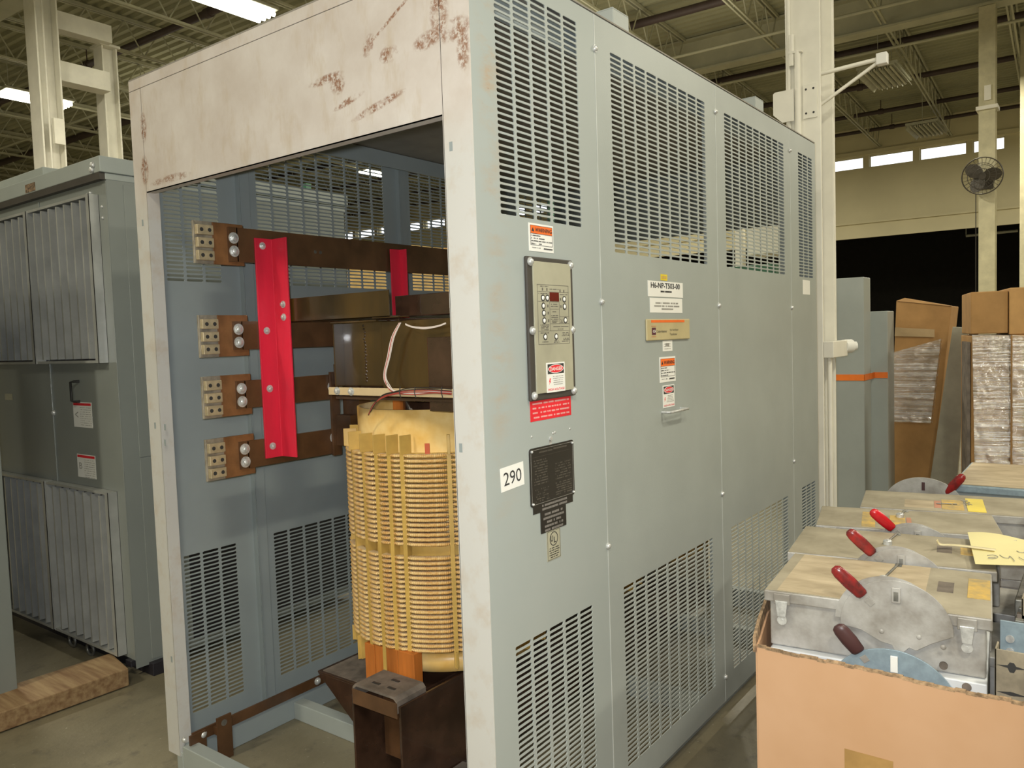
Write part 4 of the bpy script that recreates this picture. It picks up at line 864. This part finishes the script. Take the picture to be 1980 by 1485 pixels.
# ------------------------------------------------------------------ goods seen through the mesh on the far side
def carton(x0, x1, y0, y1, z0, z1, label, m=CARD2, group='cartons behind the enclosure', name='carton'):
    t = thing(name, label, 'carton', ((x0+x1)/2, (y0+y1)/2, z0), group)
    MB().box(x0, x1, y0, y1, z0, z1).build('box_body', m, t, .004)
    MB().box(x0-.001, x1+.001, (y0+y1)/2-.03, (y0+y1)/2+.03, z1-.12, z1+.001).build('tape_strip', TAPE, t)
    return t
a = at(668, 415, x=6.0)
carton(5.2, 6.2, 5.4, 6.6, 1.75, 2.65, 'yellow brown carton high on the rack behind the mesh', mat('cardboard_yellow', (.50, .34, .13), .8))
carton(6.6, 7.8, 5.2, 6.4, 1.75, 2.75, 'brown carton on the rack behind the wall post')
carton(5.4, 6.5, 5.0, 6.3, .15, 1.2, 'low brown carton on the bottom of the rack behind')
carton(7.2, 8.3, 4.0, 5.2, .15, 1.3, 'farther low carton in the aisle behind the mesh')
rk = thing('storage_rack', 'green upright storage rack behind the enclosure mesh', 'rack', (6.4, 5.6, 0))
for x, y in ((5.0, 5.1), (6.42, 5.1), (7.95, 5.1), (5.0, 6.75), (6.42, 6.75), (7.95, 6.75)):
    MB().box(x-.04, x+.04, y-.04, y+.04, 0, 3.5).build('upright', GREENP, rk, .003)
for z in (.07, 1.66): MB().box(4.96, 8.0, 5.06, 5.14, z, z+.08).box(4.96, 8.0, 6.71, 6.79, z, z+.08).build('rack_beam', mat('rack_orange', (.5, .09, .02), .5), rk); MB().box(4.96, 8.0, 5.14, 6.71, z+.04, z+.075).build('shelf_deck', DUSTM, rk)
# pale machine panel seen through the rear opening
q0, q1 = at(1420, 440, x=6.5), at(1512, 488, x=6.5)
tag(MB().box(6.5, 6.9, q1.y, q0.y-.13, q1.z, q0.z+.04).box(6.5, 6.6, q0.y-.08, q0.y, q1.z-.12, q0.z).box(6.58, 6.6, q1.y, q1.y+.06, 0, q1.z).build('pale_machine_housing', CREAM, None, .01), 'pale cream machine housing seen through the third side panel vents', 'machine')
tag(MB().box(6.0, 6.3, q1.y-.1, q0.y, 0, at(1460, 512, x=6.0).z).build('green_machine_base', GREENP, None, .01), 'green machine body below the pale housing behind the vents', 'machine')
# ------------------------------------------------------------------ tall grey panels, strap, cartons at right
PX = 4.6
def tallbox(p0, p1, x, d, label):
    a, b = at(*p0, x=x), at(*p1, x=x); t = thing('panelboard_enclosure', label, 'cabinet', (x, (a.y+b.y)/2, 0))
    MB().box(x, x+d, b.y, a.y, 0, a.z).build('body', GRAY, t, .006); return t, a, b
t, a, b = tallbox((1600, 540), (1670, 540), PX, .20, 'taller grey panel box standing right of the white column')
b2 = at(1681, 604, x=PX-.05)
t, a2, c2_ = tallbox((1668, 603), (1716, 603), PX+.30, .22, 'shorter grey panel box strapped beside the taller one')
za = at(1650, 730, x=PX).z
tag(MB().box(PX-.004, PX-.0005, b.y-.003, a.y+.003, za-.022, za+.022).box(PX-.004, PX+.30, b.y-.004, b.y-.0005, za-.022, za+.022).box(PX+.296, PX+.2995, c2_.y, b.y-.0005, za-.022, za+.022).build('orange_strap', STRAP), 'orange strap around the two grey panel boxes', 'strap')
# tall wrapped carton, leaning
def leaning(px_tl, px_tr, px_bl, px_br, x, d, name, m, label, cat, top=None):
    P = [at(*p, x=x) for p in (px_bl, px_br, px_tr, px_tl)]
    for i in (0, 1):
        tpt = P[3] if i == 0 else P[2]; dv = P[i]-tpt; P[i] = tpt+dv*((0.002-tpt.z)/dv.z)
    g = MB(); n = X*d; g.add(P+[p+n for p in P], [(0, 1, 2, 3), (7, 6, 5, 4), (0, 4, 5, 1), (1, 5, 6, 2), (2, 6, 7, 3), (3, 7, 4, 0)][:6]); 
    return g, P
g, P = leaning((1733, 582), (1840, 592), (1718, 950), (1800, 948), 5.2, .35, 'tall_carton', CARD2, '', '')
tc_ = thing('tall_carton', 'tall brown carton wrapped in clear film behind the switch boxes', 'carton', Vector((5.3, P[0].y, 0)))
g.build('box_body', CARD2, tc_, .006)
f0_, f1_ = P[3], P[2]
MB().add([f0_, f1_, f1_+Vector((.05, -.0, .003)), f0_+Vector((.06, -.05, .022)), f0_-X*.006, f1_-X*.006, f1_+Vector((.044, -.0, .003)), f0_+Vector((.054, -.05, .022))], [(0, 1, 2, 3), (7, 6, 5, 4), (0, 3, 7, 4)]).build('open_flap', CARD2, tc_)
q = [at(*p, x=5.19) for p in ((1731, 633), (1807, 637), (1807, 652), (1730, 650))]; MB().add(q+[v-X*.002 for v in q], [(3, 2, 1, 0), (4, 5, 6, 7), (0, 1, 5, 4), (1, 2, 6, 5), (2, 3, 7, 6), (3, 0, 4, 7)]).build('tape_strip', mat('pale_tape', (.46, .33, .17), .4), tc_)
def wrapq(pts, x, parent, d, cyc=.01):
    P = [at(*p, x=x) for p in pts]; g = MB(); nx, nz = 16, 60; vs = []; rnd = random.Random(5)
    for j in range(nz+1):
        for i in range(nx+1):
            u_, v_ = i/nx, j/nz; p = (P[0]*(1-u_)+P[1]*u_)*(1-v_)+(P[3]*(1-u_)+P[2]*u_)*v_; vs.append(p+X*rnd.uniform(-cyc, 0))
    fs = [(j*(nx+1)+i, j*(nx+1)+i+1, (j+1)*(nx+1)+i+1, (j+1)*(nx+1)+i) for j in range(nz) for i in range(nx)]
    g.add(vs, fs, True); P2 = [P[1], P[1]+X*d, P[2]+X*d, P[2]]; g.add([p-Y*.004 for p in P2], [(0, 1, 2, 3)])
    return g.build('stretch_wrap', WRAP, parent)
wrapq([(1718, 684), (1820, 655), (1800, 818), (1718, 815)], 5.17, tc_, .37, .018)
g, P = leaning((1842, 632), (1873, 634), (1798, 930), (1850, 935), 5.05, .05, '', None, '', '')
tag(g.build('leaning_panel', mat('pale_grey_panel', (.40, .39, .31), .55), None, .003), 'long pale grey panel leaning between the two wrapped cartons', 'panel')
# wrapped cartons at the right edge
wc = [at(1877, 565, x=4.3), at(1880, 646, x=4.3), at(1950, 570, x=4.3)]
PV = Vector((4.3, wc[0].y, 0))
c1_ = thing('wrapped_carton', 'brown carton on top of the film wrapped stack at right', 'carton', PV)
MB().box(4.3, 4.8, wc[2].y, wc[0].y, wc[1].z, wc[0].z).build('box_body', CARD2, c1_, .006)
c2b = thing('wrapped_carton', 'brown carton at the right edge beside the top one', 'carton', PV)
MB().box(4.28, 4.8, wc[2].y-.7, wc[2].y-.004, wc[1].z-.01, wc[0].z+.015).build('box_body', mat('cardboard_light', (.50, .29, .11), .8), c2b, .006)
c3b = thing('wrapped_carton', 'large film wrapped carton under the two brown ones at right', 'carton', PV)
ym = at(1952, 700, x=4.3).y
MB().box(4.3, 4.85, ym, wc[0].y-.0, 0, wc[1].z-.012).build('box_body', CARD2, c3b, .006); MB().box(4.298, 4.299, at(1950, 660, x=4.3).y, at(1913, 660, x=4.3).y, at(1913, 695, x=4.3).z, wc[1].z-.014).build('paper_sheet', mat('pale_tape', (.46, .33, .17), .4), c3b)
c4b = thing('wrapped_carton', 'film wrapped carton at the right border of the picture', 'carton', PV)
MB().box(4.26, 4.85, ym-.7, ym-.004, 0, wc[1].z-.012).build('box_body', CARD2, c4b, .006)
wrapq([(1878, 648), (1953, 648), (1953, 960), (1884, 960)], 4.285, c3b, .5, .02); wrapq([(1953, 648), (2060, 655), (2060, 960), (1953, 960)], 4.245, c4b, .5, .02)
MB().box(4.29, 4.6, wc[0].y+.004, wc[0].y+.02, 0, wc[1].z-.05).build('edge_protector', DUSTM, c3b)
for q_ in (c1_, c2b, c3b, c4b): q_.rotation_euler.z = math.radians(13)
# ------------------------------------------------------------------ switch boxes
def handle(t, base, tip, m, w_=.014):
    """blade and moulded grip"""
    d = tip-base; L_ = d.length; d.normalize(); n = Vector((-1, 0, 0)); s = d.cross(n).normalized()
    MB().prism([(-.008, 0), (.008, 0), (.008, L_*.2), (-.008, L_*.2)], base-d*.02, s, d, n*.004).build('handle_blade', ALU, t, .001)
    prof = [(.10, .7), (.16, .92), (.5, 1.06), (.82, 1.0), (.94, .82), (1., .4)]; vs = []; k = 12
    for f, wv in prof:
        c0 = base+d*L_*f+n*.002
        vs += [c0+s*math.cos(q)*w_*wv+n*math.sin(q)*w_*.62*wv for q in [2*math.pi*i/k for i in range(k)]]
    fs = [(j*k+i, j*k+(i+1) % k, (j+1)*k+(i+1) % k, (j+1)*k+i) for j in range(len(prof)-1) for i in range(k)]+[tuple(range(k))[::-1], tuple(range((len(prof)-1)*k, len(prof)*k))]
    MB().add(vs, fs, True).build('handle_grip', m, t)
def latch(t, x, y, z):
    MB().box(x-.006, x-.0005, y-.020, y+.020, z-.014, z+.014).build('latch', ALU, t, .002)
    MB().prism([(-.015, 0), (.015, 0), (.010, -.040), (-.010, -.040)], Vector((x-.0055, y, z-.003)), Y, Z, -X*.006).build('latch', BOLT, t, .001)
    MB().cyl((x-.006, y, z-.054), (x-.0005, y, z-.054), .012, 14).cyl((x-.0068, y, z-.054), (x-.006, y, z-.054), .004, 8).build('latch_eye', BOLT, t)
def switchbox(fl_, dep, wid, rot, z0, z1, label, lid=LID, body=ALU, disc=ALU, grip=HRED, stick=(), zc=.775, knob=True, bz=.87, tz=.935):
    """front faces -x and starts at its left corner fl_; the handle rises over the lid left of the dial"""
    x0, y1 = fl_; x1, y0 = x0+dep, y1-wid; ca_, sa_ = math.cos(math.radians(rot)), math.sin(math.radians(rot))
    t = thing('switch_box', label, 'switch box', (x0, y1, z0), 'disconnect switch boxes in the cartons'); t.rotation_euler.z = math.radians(rot)
    def loc(px, py, z=z1):
        q = at(px, py, z=z); dx, dy = q.x-x0, q.y-y1; return x0+dx*ca_+dy*sa_, y1-dx*sa_+dy*ca_
    MB().box(x0+.012, x1-.012, y0+.012, y1-.012, z0, z1-.026).build('box_body', body, t, .004)
    MB().box(x0, x1, y0, y1, z1-.028, z1).build('lid', body, t, .003)
    MB().box(x0+.003, x1-.003, y0+.003, y1-.003, z1+.0002, z1+.0012).build('lid_skin', lid, t)
    yc = y1-.307; R = .122; xf = x0-.004
    if disc:
        pts = [(math.cos(q)*R, math.sin(q)*R*.95) for q in [math.radians(-2+184*i/30) for i in range(31)]]+[(-.98*R, -.10*R), (-.42*R, -.30*R), (-.30*R, -.24*R), (-.12*R, -.42*R), (.02*R, -.36*R), (.14*R, -.46*R), (.30*R, -.30*R)][::1]
        arc = [(math.cos(q)*R, math.sin(q)*R*.95) for q in [math.radians(184*i/30) for i in range(31)]]
        low = [(-.62*R, -.20*R), (-.36*R, -.38*R), (-.24*R, -.34*R), (-.10*R, -.50*R), (.02*R, -.44*R), (.06*R, -.34*R), (.26*R, -.30*R), (.62*R, -.12*R)]
        MB().prism([(-p, q) for p, q in reversed(arc)]+[(-p, q) for p, q in []]+[(p, q) for p, q in low], Vector((xf, yc, zc)), Y, Z, -X*.004).build('dial_plate', disc, t, .0008)
        MB().prism([(math.cos(q)*R*.99, math.sin(q)*R*.98) for q in [math.radians(2+176*i/24) for i in range(25)]], Vector((xf+.0035, yc+.014, zc+.003)), Y, Z, -X*.003).build('dial_plate', disc, t)
        wl_ = MB().box(xf-.010, xf-.0041, yc-.012, yc+.008, zc+R*.52, zc+R*.82).build('window_slot', ALU, t, .0015); MB().box(xf-.0108, xf-.0099, yc-.007, yc+.003, zc+R*.56, zc+R*.74).build('slot_glass', SHELL, wl_)
        for p_, q_ in ((.05, -.17), (-.03, -.16), (.10, -.38)): MB().dome(Vector((xf-.0041, yc-p_*1., zc+q_*R*.6)), -X, .006, .002, 12, 3).build('rivet', ALU, t)
        g = MB().cyl((xf+.003, yc-.10, z1-.125), (xf+.0095, yc-.10, z1-.125), .009, 14); g.build('hole_grommet', DUSTM, t)
    handle(t, Vector((xf-.0045, yc+.062, bz-.006)), Vector((xf-.020, yc+.134, tz+.002)), grip, .0165)
    latch(t, x0, y0+.050, z1-.018); latch(t, x0, y1-.045, z1-.018)
    if knob:
        kx, ky = x0+.19, y1-.262
        MB().cyl((kx, ky, z1+.0013), (kx, ky, z1+.012), .013, 14).dome(Vector((kx, ky, z1+.012)), Z, .0125, .006, 14, 3).build('lid_knob', BOLT, t)
        MB().cyl((kx+.004, ky, z1+.010), (x1-.02, ky-.02, z1+.006), .003, 6).box(x1-.03, x1-.004, ky-.029, ky-.012, z1+.0013, z1+.0040).build('lid_lever', SHELL, t)
    for i, (m, p, q) in enumerate(stick):
        (xa, ya), (xb, yb) = loc(*p), loc(*q); xa, xb = min(xa, x1-.004), max(xb, x0+.004); MB().box(xb, xa, max(yb, y0+.004), min(ya, y1-.004), z1+.0010, z1+.0016+.0004*i).build('sticker', m, t)
    return t
s1 = switchbox((.520, -.490), .375, .505, 6, .705, .85, 'nearest dusty switch box with worn wooden looking lid and red handle', LID, zc=.80, stick=((LIDW, (1560, 1068), (1782, 1178)), (DUSTM, (1815, 1125), (1843, 1148)), (GOLD, (1873, 1120), (1921, 1163))))
s2 = switchbox((.898, -.428), .345, .540, 8, .623, .85, 'second switch box from the front with torn yellow note on its lid', LID, stick=((DUSTM, (1812, 1056), (1841, 1071)), (GOLD, (1857, 1060), (1885, 1076))))
s3 = switchbox((1.272, -.404), .31, .552, 12, .623, .85, 'third switch box from the front with bright red handle', LID, grip=HBRT, disc=ALU, zc=.755, bz=.855, tz=.915, stick=((GOLD, (1668, 990), (1692, 1020)), (GOLD, (1720, 997), (1752, 1020)), (PINK, (1752, 1002), (1764, 1020))))
s4 = switchbox((1.626, -.462), .33, .60, 9.5, .623, .85, 'fourth switch box back with two bright yellow stickers', LID, disc=None, knob=False, stick=((LIDW, (1750, 966), (1806, 984)), (PINK, (1806, 969), (1820, 983)), (GOLD, (1820, 967), (1865, 988)), (YLW, (1866, 965), (1908, 992))))
# grips hidden behind the third box are left off the fourth
for c_ in list(s4.children):
    if c_.name.startswith('handle'): bpy.data.objects.remove(c_)
q4 = at(1886, 979, z=.8535); q5 = at(1843, 980, z=.8535); g = MB(); u4 = Vector((math.sin(math.radians(9.5)), -math.cos(math.radians(9.5)), 0)); v4 = Vector((u4.y*-1, u4.x, 0))
text(g, '306', q4, -v4, u4, .022, .10); fine(g, q5, u4, v4, -.035, .035, 0, .016, .85, 4)
g.build('lettering', INKG, s4)
# white switch box under the nearest one
s0 = thing('switch_box', 'white enamel switch box below the nearest one with blue grey dial', 'switch box', (.515, -.505, .42), 'disconnect switch boxes in the cartons')
s0.rotation_euler.z = math.radians(5); yf = -.505
MB().box(.515, .88, yf-.480, yf, .42, .7035).build('box_body', ALUW, s0, .003)
yc = yf-.285; zc = .612; R = .140
MB().prism([(math.cos(q)*R*1.05, math.sin(q)*R) for q in [math.radians(180*i/28) for i in range(29)]], Vector((.511, yc, zc)), Y, Z, -X*.004).build('dial_plate', BLUEA, s0, .001)
MB().box(.502, .5065, yc-.014, yc+.002, zc+R*.62, zc+R*.9).build('window_slot', WHITE, s0, .001)
handle(s0, Vector((.5065, yc+.065, zc+.115)), Vector((.490, yc+.118, zc+.186)), HDRK, .019)
MB().cyl((.5145, yf-.44, .690), (.5130, yf-.44, .690), .010, 12).cyl((.5145, yf-.39, .692), (.5130, yf-.39, .692), .009, 12).build('corner_hinge', DUSTM, s0)
for i, (xa_, xb_) in enumerate(((.95, 1.25), (1.33, 1.62), (1.72, 2.02))):
    tt = thing('switch_box', 'dusty grey switch box underneath the %s upper one, mostly hidden' % ['second', 'third', 'fourth'][i], 'switch box', ((xa_+xb_)/2, -.7, .42), 'disconnect switch boxes in the cartons')
    MB().box(xa_+.012, xb_-.012, -.98, -.50, .42, .622).build('box_body', ALU, tt, .004); MB().box(xa_+.003, xb_-.003, -.985, -.495, .594, .6225).build('lid', ALU, tt, .003)
# big box at the back
q0, q1 = at(1842, 935, z=.85), at(1905, 890, z=.85)
bb = thing('switch_box', 'larger grey switch box at the back with a buff lid, behind the yellow stickers', 'switch box', (2.7, -.95, .3), 'disconnect switch boxes in the cartons')
bx0 = max(q0.x+.02, 2.12); MB().box(bx0, bx0+.62, -1.35, q0.y, .25, .835).build('box_body', GRAYIN, bb, .004); MB().box(bx0-.01, bx0+.63, -1.36, q0.y+.01, .812, .845).build('lid', BLUEA, bb, .006); MB().box(bx0, bx0+.61, -1.35, q0.y, .8455, .8475).build('lid_skin', LIDW, bb)
hb = at(1835, 948, x=bx0-.03); ht = at(1864, 918, x=bx0-.04); handle(bb, hb-(ht-hb)*.4, ht, HRED, .018)
yc = at(1787, 960, x=bx0-.02).y
MB().prism([(math.cos(q)*.155, math.sin(q)*.125) for q in [math.radians(180*i/28) for i in range(29)]], Vector((bx0-.035, yc, .745)), Y, Z, -X*.005).box(bx0-.036, bx0-.0005, yc-.19, yc+.13, .70, .748).build('dial_plate', ALU, bb, .001)
MB().box(bx0-.042, bx0-.0402, yc-.006, yc+.006, .815, .85).build('window_slot', HDRK, bb)
sup = thing('carton', 'lower carton carrying the back row switch boxes', 'carton', (2.5, -.9, 0), 'cardboard cartons on the floor')
MB().box(1.63, bx0+.6, -1.38, -.36, .0, .2495).build('box_body', CARD, sup, .004); MB().box(1.63, 2.06, -1.38, -.36, .2496, .4195).build('upper_tray', CARD, sup, .004)
# big open cardboard carton with torn rim
gc = thing('cardboard_box', 'big open orange brown cardboard box holding the switch boxes, lower right', 'box', (.95, -.9, 0), 'cardboard cartons on the floor')
XF, YL, ZR = .46, -.492, .724
rnd = random.Random(3)
n = 60; YR = -1.75
rim = [(YL-(YL-YR)*i/n, ZR-.012*i/n-.002*math.sin(i*.4)-rnd.uniform(0, .004)) for i in range(n+1)]
MB().prism([(YL, .0)]+rim+[(YR, 0.)], Vector((XF, 0, 0)), Y, Z, X*.007).build('front_wall', CARD, gc)
dl = Vector((math.cos(math.radians(9)), math.sin(math.radians(9)), 0)); LW = 1.12
rim2 = [(LW*i/30, ZR+(.035*min(1, i/4)-rnd.uniform(0, .008) if i < 12 else .03)) for i in range(31)]
MB().prism([(.0, 0), *rim2, (LW, 0)], Vector((XF+.008, YL, 0)), dl, Z, Vector((-dl.y, dl.x, 0))*.007).build('side_wall', CARD, gc)
bk = Vector((XF+.008, YL, 0))+dl*LW
MB().box(XF+.008, 1.605, YR, YR+.007, 0, ZR-.02).build('side_wall', CARD, gc); MB().box(bk.x, bk.x+.007, YR, bk.y, 0, .45).build('back_wall', CARD, gc)
MB().prism([(XF+.008, YR+.008), (XF+.008, YL-.01), (bk.x-.005, bk.y-.01), (bk.x-.005, YR+.008)], Vector((0, 0, .001)), X, Y, Z*.418).build('packing_layer', CARD2, gc)
g = MB()
for i in range(n):
    (ya, za), (yb, zb_) = rim[i], rim[i+1]; g.box(XF-.001, XF+.008, yb, ya, za-.004, za+.002)
g.build('torn_rim', TORN, gc)
fa = at(1480, 1160, x=.80)
MB().prism([(0, -.02), (.13, .0), (.26, .055), (.30, .075), (.18, .07), (.06, .045), (.0, .02)], Vector((XF+.003, YL+.004, ZR+.0)), dl, Z, Vector((-dl.y, dl.x, 0))*.008).build('torn_flap', TORN, gc)
q0, q1 = at(1633, 1447, x=XF), at(1727, 1470, x=XF)
MB().box(XF-.0010, XF-.0002, q1.y, q0.y, .30, q0.z).build('tape_patch', TAPE, gc)
# metal hardware in the right of the box
def slotplate(x, y0, y1, z0, z1, label, m=DUSTM):
    t = thing('slotted_bracket', label, 'bracket', (x, (y0+y1)/2, z0), 'metal hardware in the cardboard box')
    MB().box(x, x+.004, y0, y1, z0, z1).box(x, x+.05, y1-.004, y1, z0, z1).build('plate', mat('tan_dusty_plate', (.33, .285, .205), .7, .1, var=.12, vscale=14), t, .001)
    for k, z in enumerate((z1-.035, z1-.095, z1-.15)):
        if z < z0+.01: continue
        yc = (y0+y1)/2; MB().prism([(-.028, 0), (-.008, .003), (-.004, .010 if k != 1 else .004), (.004, .010 if k != 1 else .004), (.008, .003), (.028, 0), (.008, -.003), (.004, -.012 if k != 1 else -.004), (-.004, -.012 if k != 1 else -.004), (-.008, -.003)], Vector((x-.0001, yc, z)), Y, Z, -X*.0008).build('keyhole', INK, t)
    return t
slotplate(.53, -1.065, -1.00, .63, .80, 'slotted tan bracket plate standing right of the nearest switch box')
slotplate(.80, -1.16, -1.03, .70, .84, 'second slotted bracket behind the first in the box corner')
slotplate(.60, -1.20, -1.13, .60, .78, 'slotted bracket at the picture edge beside the breaker coils')
def part_coil(x, y, z, r_, label):
    t = thing('breaker_part', label, 'breaker part', (x, y, z-r_), 'metal hardware in the cardboard box')
    MB().cyl((x-.04, y, z), (x+.05, y, z), r_, 18).build('spool', mat('brown_insulation', (.20, .10, .06), .4, var=.1), t, .002); MB().cyl((x-.046, y, z), (x-.0401, y, z), r_*.45, 12).build('core_pin', BOLT, t)
    MB().box(x-.03, x+.05, y-r_*1.1, y+r_*1.1, z-r_-.01, z-r_-.0005).build('mount', SHELL, t)
part_coil(.62, -1.115, .70, .028, 'brown breaker spool beside the slotted bracket')
part_coil(.70, -1.115, .785, .028, 'upper brown breaker spool at the right edge')
part_coil(.56, -1.10, .62, .026, 'lowest brown breaker spool near the cardboard rim')
t = thing('switch_mechanism', 'grey metal switch mechanism with rollers, right of the switch boxes', 'mechanism', (.72, -1.05, .62), 'metal hardware in the cardboard box')
MB().box(.64, .645, -1.055, -1.00, .70, .83).build('side_plate', BLUEA, t, .001); MB().box(.66, .92, -1.17, -1.01, .60, .76).build('frame', SHELL, t, .003)
for k in range(3): MB().cyl((.636, -1.02, .73+.03*k), (.64, -1.02, .73+.03*k), .009, 12).build('roller', BOLT, t)
for k in range(4): MB().box(.70+.05*k, .72+.05*k, -1.16, -1.02, .76, .80).build('contact', SHELL if k % 2 else DUSTM, t, .002)
t = thing('switch_mechanism', 'grey metal switch mechanism behind the yellow note', 'mechanism', (1.1, -1.1, .62), 'metal hardware in the cardboard box')
MB().box(1.0, 1.55, -1.25, -1.0, .60, .775).build('frame', SHELL, t, .003)
for k in range(5): MB().box(1.02+.1*k, 1.07+.1*k, -1.22, -1.02, .775, .815).build('contact', BLUEA if k % 2 else DUSTM, t, .002)
tag(MB().box(XF+.02, 1.6, -1.72, -1.04, .4195, .60).build('hardware_tray', DUSTM, None, .004), 'dusty metal tray under the loose hardware at right', 'tray')
# yellow note lying across the second lid
P = [at(1871, 1029, z=.873), at(2020, 1046, z=.873), at(2025, 1092, z=.873), at(1886, 1088, z=.873)]
g = MB(); nx, ny = 14, 6; vs = []
for j in range(ny+1):
    for i in range(nx+1):
        u_, v_ = i/nx, j/ny; p = (P[0]*(1-u_)+P[1]*u_)*(1-v_)+(P[3]*(1-u_)+P[2]*u_)*v_; p = p+Z*(.006*math.sin(u_*5)*(1-v_)-.004*v_); vs.append(p)
N_ = (nx+1)*(ny+1); vs += [p-Z*.0006 for p in vs]
q_ = [(j*(nx+1)+i, j*(nx+1)+i+1, (j+1)*(nx+1)+i+1, (j+1)*(nx+1)+i) for j in range(ny) for i in range(nx)]
g.add(vs, [f[::-1] for f in q_]+[tuple(v+N_ for v in f) for f in q_], True)
note = tag(g.build('yellow_note', PAPER), 'creased yellow paper note with handwriting, lying over the second switch box', 'note')
st = smooth([at(1812, 1044, z=.885), at(1818, 1052, z=.868), at(1840, 1053, z=.866), at(1878, 1057, z=.876), at(1925, 1063, z=.878)])
vs = []; 
for p in st: vs += [p+X*.011, p-X*.011]
g = MB().add(vs, [(2*i, 2*i+1, 2*i+3, 2*i+2) for i in range(len(st)-1)], True)
sp = g.build('tape_tail', mat('pale_yellow_tape', (.80, .70, .44), .5), note); so = sp.modifiers.new('s', 'SOLIDIFY'); so.thickness = .0008
g = MB()
for pts in ([(1909, 1074), (1920, 1073), (1929, 1076), (1926, 1079), (1916, 1080), (1911, 1078), (1925, 1077)], [(1933, 1073), (1941, 1078), (1951, 1079), (1952, 1075), (1958, 1080), (1962, 1085)], [(1970, 1077), (1976, 1081), (1985, 1084)], [(1966, 1065), (1973, 1068), (1985, 1067)], [(1952, 1050), (1954, 1046), (1966, 1045)]):
    g.tube(smooth([at(*p, z=.8725) for p in pts], 3), .0009, 5)
g.build('handwriting', INKG, note)
